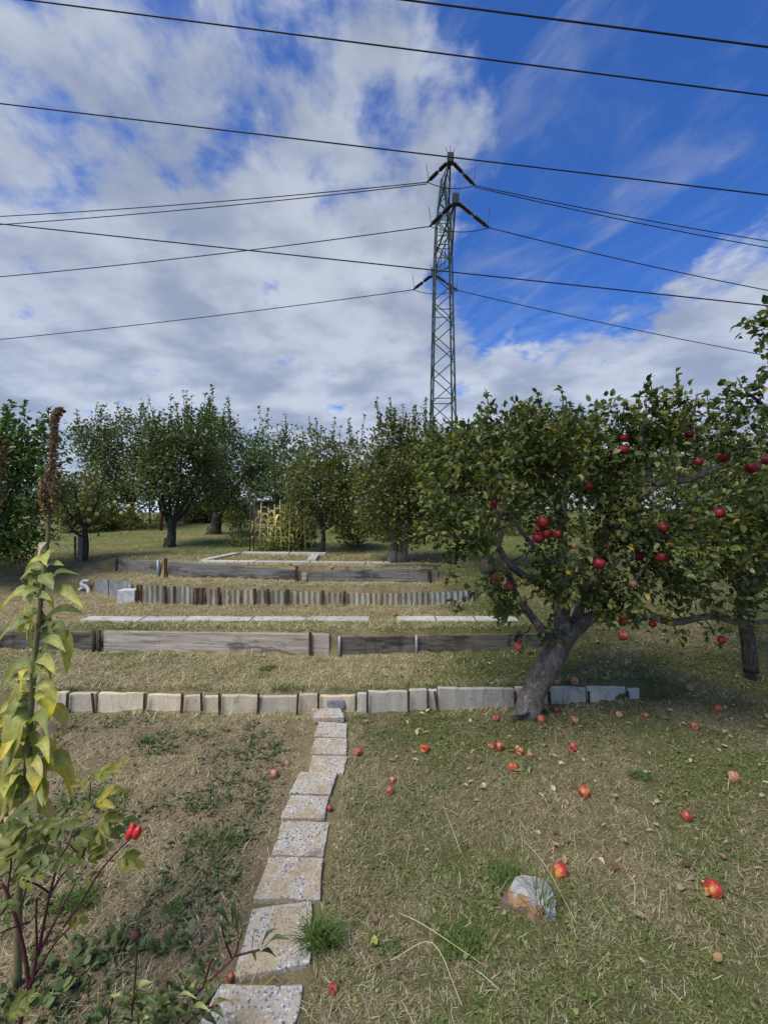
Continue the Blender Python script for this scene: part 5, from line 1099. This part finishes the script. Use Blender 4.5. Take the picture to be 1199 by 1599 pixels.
# ------------------------------------------------------------------ foreground plants
def amaranth():
    Y = 1.6; b = at(30, 1545, Y); root = empty('amaranth_plant', (b.x, Y, hz(b.x, Y)), 'tall yellowing plant with a brown seed spike in the left foreground', 'plant')
    stem = [(28, 1550), (30, 1400), (38, 1280), (48, 1120), (54, 1040), (62, 960), (70, 890), (76, 830), (76, 795), (80, 745)]
    mb = MB(); pts = catmull([at(u, v, Y) for u, v in stem], 5); mb.tube(pts, [.013 - .008 * i / len(pts) for i in range(len(pts))], 8); mb.build('stem', M_STEM, root)
    g1, g2, yg, ye, tn = (.25, .285, .075), (.36, .38, .115), (.54, .50, .09), (.76, .59, .07), (.54, .42, .27)
    LV = [([(76, 868), (88, 862), (101, 867)], 10, g2, yg), ([(72, 886), (86, 880), (100, 884)], 11, g1, g2), ([(68, 890), (50, 890), (32, 906)], 13, g2, g2), ([(78, 906), (96, 892), (126, 898)], 8, g2, yg), ([(66, 900), (58, 912), (52, 930)], 22, g1, g2), ([(66, 908), (80, 910), (90, 914)], 14, g2, (.26, .29, .14)), ([(66, 895), (74, 905), (84, 922)], 20, g1, g1),
          ([(58, 927), (30, 925), (0, 951)], 18, g2, yg), ([(54, 928), (68, 930), (82, 938)], 12, (.24, .27, .13), g2), ([(84, 915), (108, 925), (130, 951)], 17, g2, yg), ([(72, 966), (100, 950), (133, 960)], 14, g1, g2), ([(52, 968), (25, 975), (-8, 1008)], 22, g1, g2), ([(54, 950), (48, 985), (53, 1016)], 19, yg, g1), ([(66, 950), (72, 975), (62, 1000)], 24, g1, g2),
          ([(58, 980), (74, 978), (74, 1006)], 28, (.2, .24, .11), g2), ([(80, 978), (92, 980), (103, 1002)], 20, g1, g2), ([(62, 1020), (92, 995), (106, 1010), (104, 1056)], 24, g1, yg), ([(62, 1010), (60, 1040), (54, 1060)], 22, g1, g1), ([(66, 1000), (85, 1000), (102, 1018)], 17, g2, g2), ([(54, 1034), (28, 1040), (3, 1074)], 24, g1, g2), ([(50, 1062), (30, 1056), (12, 1074)], 16, g2, g2),
          ([(50, 1088), (74, 1084), (78, 1110), (62, 1138)], 30, yg, ye), ([(70, 1108), (92, 1108), (104, 1130), (92, 1162)], 22, yg, tn), ([(54, 1122), (28, 1128), (16, 1192)], 42, g1, yg), ([(56, 1128), (74, 1136), (76, 1186)], 24, tn, tn), ([(48, 1112), (22, 1098), (-4, 1118)], 18, g2, yg), ([(44, 1130), (18, 1118), (-4, 1140)], 18, yg, ye), ([(48, 1085), (30, 1078), (15, 1092)], 18, g2, g2),
          ([(36, 1218), (75, 1192), (100, 1200), (114, 1252)], 26, g2, ye), ([(68, 1196), (92, 1178), (110, 1200), (118, 1238)], 19, g2, yg), ([(40, 1180), (24, 1196), (0, 1228)], 20, yg, g2), ([(40, 1200), (22, 1226), (8, 1290)], 22, g2, yg), ([(44, 1180), (58, 1206), (54, 1246)], 26, yg, ye), ([(40, 1160), (52, 1180), (42, 1220)], 28, g1, yg), ([(38, 1230), (20, 1240), (14, 1282)], 26, g1, yg), ([(34, 1250), (50, 1250), (56, 1282)], 18, yg, tn),
          ([(74, 858), (70, 868), (74, 884)], 18, g2, yg), ([(76, 846), (66, 852), (60, 872)], 10, tn, tn), ([(44, 1140), (60, 1150), (66, 1172)], 22, g1, yg), ([(34, 1260), (10, 1262), (-10, 1290)], 20, yg, tn), ([(46, 1155), (30, 1175), (28, 1215)], 22, yg, g2)]
    for pp, w, c0, c1 in LV:
        k = random.uniform(-.10, .06); n = len(pp); P_ = [at(u, v, Y + k * i / (n - 1) + (.0 if i else 0)) for i, (u, v) in enumerate(pp)]
        strip_leaf('leaf', P_, w / F * Y * 1.08, M_LEAF, root, c0, c1, .3, .09, 9, .42, up=Vector((random.uniform(-.3, .3), -.75, .65)))
    for i in range(60):
        t = random.random() ** .8; v0 = 862 + 420 * t; u0 = float(np.interp(v0, [830, 890, 960, 1040, 1120, 1280], [76, 70, 62, 54, 48, 38])); sg = random.choice((-1, 1)); ln = random.uniform(16, 34) * (1 + .7 * t)
        pp = [(u0, v0), (u0 + sg * ln * .55, v0 + random.uniform(-8, 6)), (u0 + sg * ln * random.uniform(.6, 1.0), v0 + ln * random.uniform(.3, 1.1))]; k = random.uniform(-.14, .12)
        c0, c1 = random.choice(((g1, g2), (g2, yg), (yg, ye), (g1, yg), (g1, g1), (yg, tn) if t > .6 else (g1, g2)))
        strip_leaf('leaf', [at(u, v, Y + k * q / 2) for q, (u, v) in enumerate(pp)], ln * random.uniform(.42, .62) / F * Y, M_LEAF, root, c0, c1, .3, .09, 8, .42, up=Vector((random.uniform(-.4, .4), -.75, .65)))
    # the seed spike: thousands of small husks round a bent axis
    ax = np.array([list(p) for p in catmull([at(u, v, Y) for u, v in ((76, 806), (75, 785), (77, 760), (81, 735), (84, 700), (86, 665), (88, 650), (92, 643), (97, 641))], 8)]); wd = np.interp(np.linspace(0, 1, len(ax)), [0, .12, .28, .40, .55, .8, .95, 1], [.008, .024, .025, .015, .011, .009, .007, .005])
    n = 3400; i = rng.integers(0, len(ax), n); d = rand_dir(n); P_ = ax[i] + d * (wd[i] * (.45 + .6 * rng.random(n)))[:, None] + rng.normal(size=(n, 3)) * .003
    for c_, r_, m in (((67, 768), .024, 420), ((86, 765), .020, 420), ((94, 742), .012, 260), ((90, 790), .014, 200), ((70, 792), .016, 260), ((64, 782), .014, 160)):
        c0 = np.array(at(c_[0] + (78 - c_[0]) * .25, c_[1], Y - .01)); r_ = r_ * .62; P_ = np.concatenate([P_, c0 + rng.normal(size=(m, 3)) * np.array([r_ * .55, r_ * .55, r_ * 1.1])])
    n = len(P_); C = np.array([(.26, .17, .10), (.34, .23, .135), (.19, .12, .075), (.42, .33, .17)])[rng.integers(0, 4, n)] * (.75 + .5 * rng.random((n, 1)))
    lowm = P_[:, 2] < at(0, 772, Y).z; C[lowm] = C[lowm] * np.array([1.0, 1.08, .85])
    me = merge_clouds([leaf_cloud(P_, rand_dir(n), rand_dir(n), .005 + .005 * rng.random(n), C, LT_OVAL, 1.2)], 'seed_spike'); link('seed_spike', me, M_SPIKE, root)
    mb = MB(); mb.tube([Vector(p) for p in ax], [w * .55 for w in wd], 8); mb.build('spike_core', M_DRYSTEM, root)
    # a second, smaller one at the very edge
    r2 = empty('amaranth_plant', (at(-14, 1560, 1.75).x, 1.75, 0), 'second brown seed spike just at the left picture edge', 'plant'); mb = MB(); mb.tube(catmull([at(-20, 1500, 1.75), at(-12, 1100, 1.75), at(-4, 800, 1.75), at(2, 735, 1.75)], 5), .007, 6); mb.build('stem', M_STEM, r2)
    ax = np.array([list(p) for p in catmull([at(-4, 800, 1.75), at(0, 750, 1.75), at(4, 715, 1.75), at(11, 690, 1.75)], 8)]); n = 900; i = rng.integers(0, len(ax), n); w = np.interp(i, [0, len(ax)], [.022, .009]); P_ = ax[i] + rand_dir(n) * (w * (.4 + .6 * rng.random(n)))[:, None]
    C = np.array([(.17, .105, .06), (.26, .18, .085), (.13, .08, .05)])[rng.integers(0, 3, n)]; link('seed_spike', merge_clouds([leaf_cloud(P_, rand_dir(n), rand_dir(n), .006 + .005 * rng.random(n), C, LT_OVAL, 1.2)], 'seed_spike'), M_SPIKE, r2)
amaranth()

def rose():
    Y = 1.42; b = at(32, 1600, Y); root = empty('rose_bush', (b.x, Y, hz(b.x, Y)), 'rose bush with purple stems and three red hips in the left foreground', 'rose bush'); mb = MB()
    ST = [([(30, 1606), (40, 1565), (48, 1540), (56, 1500)], 3.6, 3.0, 0), ([(46, 1546), (40, 1495), (27, 1440), (12, 1395), (3, 1380)], 3.4, 2.2, .0), ([(52, 1535), (58, 1485), (57, 1435), (58, 1402)], 2.4, 1.2, -.03), ([(60, 1492), (75, 1412), (86, 1366), (90, 1345)], 2.8, 1.6, -.02), ([(78, 1395), (58, 1382), (36, 1374)], 1.8, 1.2, -.05), ([(60, 1488), (86, 1440), (104, 1405), (118, 1380)], 2.2, 1.0, .03), ([(56, 1522), (86, 1474), (108, 1450)], 2.2, 1.4, -.04), ([(82, 1392), (98, 1366), (122, 1345), (150, 1300)], 2.0, 1.2, .02),
          ([(100, 1448), (130, 1405), (156, 1362), (178, 1336), (202, 1312)], 2.0, 1.2, -.02), ([(86, 1352), (108, 1318), (116, 1296), (138, 1262), (142, 1222)], 2.0, 1.0, .04), ([(33, 1418), (46, 1375), (62, 1346), (74, 1318)], 1.8, 1.0, .02), ([(22, 1420), (-4, 1412), (-30, 1400)], 1.6, 1.2, 0), ([(48, 1440), (24, 1448), (0, 1458)], 1.6, 1.2, -.04), ([(60, 1495), (76, 1462), (88, 1438)], 1.6, 1.0, .05), ([(12, 1395), (18, 1350), (16, 1310)], 1.8, 1.0, 0), ([(108, 1318), (125, 1335), (112, 1300)], 1.2, .8, .02)]
    for pp, r0, r1, k in ST: c = catmull([at(u, v, Y + k * i) for i, (u, v) in enumerate(pp)], 5); mb.tube(c, [(r0 + (r1 - r0) * i / len(c)) / F * Y * .9 for i in range(len(c))], 7)
    mb.build('stem', M_ROSESTEM, root)
    CL = [(20, 1305, 26, .9), (8, 1330, 26, 1.9), (45, 1300, 24, .5), (62, 1290, 22, 2.6), (85, 1292, 24, .3), (80, 1318, 24, 3.4), (105, 1310, 22, -.4), (112, 1345, 20, 2.8), (85, 1350, 24, 3.0), (72, 1352, 22, 2.2), (15, 1372, 22, .6), (28, 1368, 18, -.6), (106, 1424, 18, -1.0), (145, 1262, 22, .7), (148, 1290, 22, .4), (158, 1300, 24, .2), (165, 1286, 18, 1.0), (178, 1330, 22, 3.0), (184, 1340, 22, -.4), (170, 1326, 20, 2.0), (192, 1336, 18, -.2), (142, 1216, 20, .5), (150, 1208, 20, .2), (165, 1204, 18, .3), (134, 1234, 16, 2.6), (46, 1330, 24, 2.8), (60, 1335, 20, .4), (0, 1290, 26, .6), (30, 1345, 24, 3.3), (125, 1320, 20, -.8), (140, 1278, 18, 3.0), (120, 1262, 18, 2.4), (12, 1400, 18, -1.2), (20, 1570, 18, .2), (8, 1590, 20, .5), (130, 1372, 14, -.2), (0, 1350, 22, 2.0), (66, 1312, 22, 1.2), (95, 1332, 20, -1.0)]
    for u, v, s, a in CL:
        me_items = []; k = random.uniform(-.10, .10); p0 = at(u, v, Y + k); L_ = s * 1.5 / F * Y; d = Vector((math.cos(a), random.uniform(-.5, .5), math.sin(a) * .6 + .1)).normalized(); up = Vector((0, -.35, 1)); sd = d.cross(up).normalized()
        P_, D = [], []
        for t, sg in ((1.0, 0), (.62, -1), (.62, 1), (.25, -1), (.25, 1)):
            P_.append(list(p0 + d * L_ * t * .8)); D.append(list(d + sd * sg * 1.1 + Vector((0, 0, random.uniform(-.3, .2)))))
        P_, D = np.array(P_), np.array(D); n = 5; cols = np.array([(.17, .19, .035), (.24, .24, .04), (.12, .15, .035), (.36, .30, .04)])[rng.choice(4, p=[.4, .3, .2, .1])] * (.85 + .3 * rng.random((n, 1)))
        V, fs, C = leaf_cloud(P_, D, np.array([[.0, -.45, 1.0]]) + rng.normal(size=(n, 3)) * .35, np.full(n, s * 1.05 / F * Y) * (.8 + .4 * rng.random(n)), cols, LT_NEAR, .85)
        link('leaf', np_mesh('leaf', V, fs, C), M_LEAF, root)
    for u, v, rx, rz, rot in ((204, 1302, 6.5, 10, .35), (214, 1301, 6.5, 10, .45), (207, 1293, 5, 7, .3)):
        mb = MB(); p = at(u, v, Y - .05 - (.01 if v > 1300 else -.01)); sx, sz = rx / F * Y, rz / F * Y; n = 10; vs, fs = [], []; pr = [(0, -1), (.5, -.88), (.85, -.5), (1, 0), (.88, .45), (.55, .82), (.25, .97), (.22, 1.12), (.0, 1.12)]; m = Matrix.Rotation(rot, 3, 'Y')
        for rr, z in pr:
            for k in range(n): vs.append(p + m @ Vector((rr * sx * math.cos(k * .6283), rr * sx * math.sin(k * .6283), z * sz)))
        for i in range(len(pr) - 1):
            for k in range(n): fs.append((i * n + k, i * n + (k + 1) % n, (i + 1) * n + (k + 1) % n, (i + 1) * n + k))
        mb.add(vs, fs); mb.build('rose_hip', M_HIP, root)
rose()

def peony():
    Y = 1.45; b = at(285, 1600, Y); root = empty('peony_plant', (b.x, Y, hz(b.x, Y)), 'peony like plant with narrow dark leaflets reaching over the nearest slabs', 'plant'); mb = MB()
    for pp in ([(255, 1602), (300, 1560), (335, 1525), (366, 1494), (374, 1466)], [(366, 1494), (388, 1488), (405, 1484)], [(318, 1542), (322, 1528), (330, 1500)], [(362, 1496), (352, 1470), (345, 1440)], [(205, 1600), (208, 1570), (215, 1545)], [(290, 1600), (315, 1580), (340, 1570)], [(170, 1600), (172, 1580), (176, 1560)]):
        mb.tube(catmull([at(u, v, Y - .03 * i) for i, (u, v) in enumerate(pp)], 5), .0032, 6)
    mb.build('stem', M_ROSESTEM, root)
    g, y2, d = (.095, .135, .04), (.27, .29, .10), (.06, .095, .03)
    LL = [((358, 1442), (333, 1413), 11, d), ((364, 1446), (368, 1402), 8, d), ((372, 1452), (380, 1420), 8, g), ((364, 1447), (338, 1448), 9, d), ((341, 1480), (336, 1440), 7, g), ((343, 1477), (372, 1462), 9, g), ((354, 1458), (350, 1446), 8, d), ((376, 1468), (384, 1448), 8, d), ((407, 1484), (430, 1450), 10, d), ((409, 1485), (454, 1468), 10, g), ((408, 1486), (432, 1496), 9, d), ((394, 1486), (402, 1452), 7, g), ((396, 1486), (400, 1502), 8, d), ((372, 1468), (366, 1395), 6, g),
          ((320, 1526), (286, 1516), 12, g), ((322, 1524), (308, 1498), 11, g), ((326, 1522), (352, 1502), 10, d), ((326, 1528), (348, 1536), 10, y2), ((324, 1530), (328, 1560), 10, g), ((320, 1530), (292, 1552), 11, y2), ((330, 1504), (318, 1494), 9, g), ((330, 1502), (346, 1494), 8, d), ((210, 1556), (236, 1534), 12, y2), ((208, 1560), (180, 1556), 10, y2), ((212, 1564), (246, 1570), 10, g), ((205, 1574), (182, 1590), 9, g), ((210, 1566), (238, 1600), 10, g), ((238, 1556), (248, 1590), 9, y2),
          ((176, 1592), (140, 1572), 10, g), ((176, 1590), (178, 1540), 7, y2), ((180, 1594), (200, 1560), 8, y2), ((330, 1572), (356, 1562), 10, y2), ((334, 1576), (350, 1590), 11, g), ((314, 1584), (340, 1602), 11, g), ((300, 1588), (278, 1570), 10, g), ((280, 1600), (262, 1570), 10, y2), ((150, 1602), (128, 1586), 10, g), ((262, 1592), (240, 1548), 9, y2), ((318, 1580), (300, 1560), 9, d), ((290, 1560), (312, 1546), 9, g)]
    for i in range(52):
        a0 = random.choice(((300, 1545), (285, 1585), (210, 1570), (180, 1592), (250, 1590), (315, 1590), (265, 1565), (150, 1598), (225, 1600))); an = random.uniform(0, 6.28); ln = random.uniform(22, 38)
        a0 = (a0[0] + random.uniform(-12, 12), a0[1] + random.uniform(-10, 10)); LL.append((a0, (min(352, a0[0] + math.cos(an) * ln), a0[1] - abs(math.sin(an)) * ln * .8 + 6), random.uniform(6.5, 9.5), random.choice((g, g, y2, d))))
    for a, b_, w, c in LL:
        k = random.uniform(-.06, .04); p, q = at(*a, Y - .04), at(*b_, Y - .04 + k); m = (p + q) / 2 + Vector((0, -.01, .012 + .15 * (q - p).length)); c2 = tuple(min(1, x * 1.7) for x in c)
        strip_leaf('leaf', [p, m, q], w / F * Y * .82, M_LEAF, root, c, c2 if c is y2 else c, .35, .02, 8, .5, up=Vector((random.uniform(-.4, .4), -.3, 1)))
    Y = 1.43; b = at(205, 1600, Y); r2 = empty('seed_head', (b.x, Y, hz(b.x, Y)), 'single dried brown seed head on an upright dark stem', 'plant'); mb = MB(); mb.tube(catmull([at(204, 1605, Y), at(210, 1545, Y), at(213, 1500, Y), at(212, 1468, Y)], 4), .0035, 6); mb.build('stem', M_DRYSTEM, r2)
    mb = MB(); c = at(212, 1460, Y); s = 8 / F * Y; mb.tube([c + Vector((0, 0, z * s)) for z in (-1.0, -.7, -.1, .5, .9, 1.2)], [s * r_ for r_ in (.3, .75, 1.0, .85, .55, .35)], 9)
    for k in range(7): a = k * .9; mb.tube([c + Vector((math.cos(a) * .3 * s, math.sin(a) * .3 * s, 1.0 * s)), c + Vector((math.cos(a) * .8 * s, math.sin(a) * .8 * s, 1.9 * s))], [.0016, .0008], 4)
    mb.build('pod', simple('brown_pod', (.055, .03, .018), (.12, .065, .035), 90), r2)
peony()

# tufts of fresh grass and rosettes that stand out
def tuft(u, v, label, n, h, spread, w=.004, c='green', lean=.5, grp='fresh green grass tufts'):
    x, y = ground_pt(u, v); m = n; xx = x + np.clip(rng.normal(size=m), -1.4, 1.4) * spread; yy = y + np.clip(rng.normal(size=m), -1.4, 1.4) * spread * .7
    me = grass_layer([blades(xx, yy, h * (.5 + .7 * rng.random(m)), w * (.7 + .6 * rng.random(m)), rng.random(m) * 6.28, lean * rng.random(m), .4 + .8 * rng.random(m), pick(c, m) * np.array([.62, .80, .62]))])
    tag(link('grass_tuft', me, M_GRASS, origin=(x, y, hz(x, y))), label, 'grass tuft', grp)
def ground_pt(u, v):
    Y = 1.2; 
    while Y < 60:
        x = (u - CU) / F * Y
        if zat(v, Y) <= hz(x, Y): return x, Y
        Y += .012
    return (u - CU) / F * 20, 20
for a in ((500, 1478, 'lush green grass tuft hugging the right side of the path', 300, .13, .035), (420, 1046, 'round green tuft in front of the big pale board', 260, .06, .05), (232, 1160, 'small deep green weed in the bed near the edging', 200, .04, .035), (1000, 1215, 'dark green tuft in the shaded right lawn', 160, .06, .04), (450, 1078, 'grass tuft hanging over the cream edging slabs', 260, .07, .09), (270, 1425, 'small green tuft on the bare soil of the bed', 120, .035, .03), (330, 1320, 'spreading green weed in the middle of the bed', 200, .06, .08), (720, 1480, 'green tuft left below the field stone', 220, .07, .06), (790, 1375, 'grass tuft at the upper left of the field stone', 200, .06, .05), (115, 1415, 'green tuft behind the rose stems', 200, .09, .05), (160, 1250, 'weed patch at the foot of the tall yellowing plant', 260, .07, .09), (108, 1106, 'green tuft at the base of the leftmost edging slabs', 150, .08, .035), (845, 1430, 'thin long grass standing right of the field stone', 60, .2, .02), (600, 1475, 'bright clover like tuft in the near lawn', 160, .035, .05)):
    tuft(*a)

# ------------------------------------------------------------------ fallen apples and leaves
FA = [(663, 1170, 7, A_YEL, 'red fallen apple with yellow top lying alone right of the path'), (613, 1218, 5.5, A_ORG, 'upper of two small orange apples right of the path'), (609, 1236, 6.5, A_ORG, 'lower of two small orange apples right of the path'), (767, 1165, 6, A_ORG, 'left apple of the touching pair in front of the trunk'), (780, 1166, 7, A_RED2, 'right apple of the touching pair in front of the trunk'),
      (811, 1173, 6.5, A_ORG, 'orange apple with dark eye right of the touching pair'), (827, 1179, 5, A_BRN, 'pale half rotten apple beside the orange one with dark eye'), (800, 1198, 7, A_YEL, 'red and orange apple below the touching pair'), (774, 1122, 5.5, A_RED2, 'small red apple left of the trunk foot'), (837, 1118, 5, A_RED2, 'small red apple tucked against the trunk foot'), (845, 1122, 7, A_ORG, 'glossy orange red apple at the right of the trunk foot'), (868, 1109, 4.5, A_RED2, 'little pink apple just below the edging right of the trunk'),
      (897, 1125, 6, A_BRN, 'yellowish brown apple right of the trunk foot'), (894, 1167, 7.5, A_RED2, 'clear red apple beside a bright green weed'), (912, 1236, 10, A_ORG, 'large orange red apple in the middle of the right lawn'), (1071, 1274, 8.5, A_RED2, 'red apple with dark hole far right on the lawn'), (875, 1361, 12, A_YEL, 'largest yellow and red apple above the field stone'), (1113, 1387, 13, A_YEL, 'big dark red apple with yellow side at the lower right'),
      (897, 1068, 6.5, A_BRN, 'peach coloured apple on the first terrace above the edging'), (1076, 1075, 5.5, A_BRN, 'pinkish apple on the shaded slope at the right'), (1121, 1106, 5.5, A_ORG, 'dull orange apple near the right dark trunk'), (1084, 1134, 6, A_RED2, 'reddish apple in the shade right of the edging end'), (1145, 1213, 9, A_BRN, 'brown rotten apple at the right side of the lawn'), (1007, 1118, 4.5, A_ORG, 'small apple below the right end of the edging'), (966, 1117, 5.5, A_BRN, 'brown apple half hidden in grass below the edging end'),
      (559, 1174, 6.5, A_ORG, 'orange apple nearest to the top of the path'), (520, 1548, 8, A_RED2, 'pale red apple beside the nearest slab'), (428, 1210, 7, A_BRN, 'shrivelled dark apple in the bed left of the path'), (449, 1192, 5, A_BRN, 'small withered apple by the left edge of the path'), (515, 1265, 4.5, A_RED2, 'tiny pink apple touching the right edge of the path'), (360, 1533, 6, A_RED2, 'pink apple bit at the left edge of the nearest slabs'), (617, 960, 3.5, A_ORG, 'far small apple on the strip of pale slabs'), (870, 1064 + 4, 4, A_BRN, 'second small pale apple left of the peach coloured one')]
for u, v, r_, mat, l in FA:
    x, y = ground_pt(u, v + r_ * .8); rr = r_ / F * y; z = hz(x, y)
    if abs(x + .43) < .16: z += .012
    o = apple_obj((x, y, z + rr * random.uniform(.5, .72)), rr, mat, (random.uniform(-1.6, 1.6), random.uniform(-1.4, 1.4), random.random() * 6)); o.name = 'fallen_apple'; tag(o, l, 'apple', 'fallen apples on the lawn')
FL = [(975, 1322, 'square tan leaf in the right lawn', (.42, .28, .16)), (867, 1329, 'curled tan leaf above the largest yellow and red apple', (.45, .31, .19)), (1105, 1392, 'pale yellow leaf lying against the big dark red apple', (.60, .52, .22)), (1120, 1506, 'orange tan leaf low at the right', (.44, .27, .12)), (1130, 1171, 'pale cream leaf on the dark right lawn', (.58, .55, .34)), (1127, 1347, 'pinkish brown leaf at the right of the lawn', (.30, .18, .13)), (1072, 1361, 'dark brown curled leaf right of the lawn middle', (.16, .07, .04)),
      (997, 1440, 'tan leaf at the right of the field stone', (.40, .28, .18)), (960, 1250, 'thin pale leaf beside the large orange red apple', (.45, .38, .24)), (754, 1237, 'small pale leaf in the middle lawn', (.42, .33, .24)), (585, 1480, 'yellow green leaf low in the near lawn', (.42, .42, .1)), (584, 1446, 'brownish leaf above the yellow green one', (.26, .15, .1)), (1008, 1212, 'pale leaf near the dark green tuft', (.5, .42, .24)), (572, 1131, 'tan leaf beside the raised last slab', (.46, .35, .2)), (763, 1040, 'white cream leaf on the first terrace', (.62, .58, .44))]
for u, v, l, c in FL:
    x, y = ground_pt(u, v); a = random.random() * 6.28; s = .05; p = Vector((x, y, hz(x, y) + .022)); d = Vector((math.cos(a), math.sin(a), 0)) * s / 2
    o = strip_leaf('fallen_leaf', [p - d + Vector((0, 0, .004)), p, p + d + Vector((0, 0, .012))], .036, M_LEAF, None, c, c, .3, .12, 6, .45); tag(o, l, 'fallen leaf', 'single fallen leaves on the lawn')
def stalks():
    m = MB(); 
    for (a, b, c) in (((690, 1262), (705, 1310), (720, 1340)), ((812, 1318), (850, 1370), (900, 1450)), ((622, 1440), (665, 1470), (760, 1520)), ((610, 1515), (675, 1502), (722, 1580)), ((980, 1380), (990, 1400), (990, 1425)), ((330, 1350), (300, 1395), (260, 1420))):
        pts = []
        for k, (u, v) in enumerate((a, b, c)):
            x, y = ground_pt(u, v); pts.append((x, y, hz(x, y) + (.03, .06, .015)[k]))
        m.tube(catmull(pts, 5), .0014, 5)
    tag(m.build('straw_stalks', M_CORN), 'long pale dry stalks lying over the lawn', 'straw', kind='stuff')
stalks()
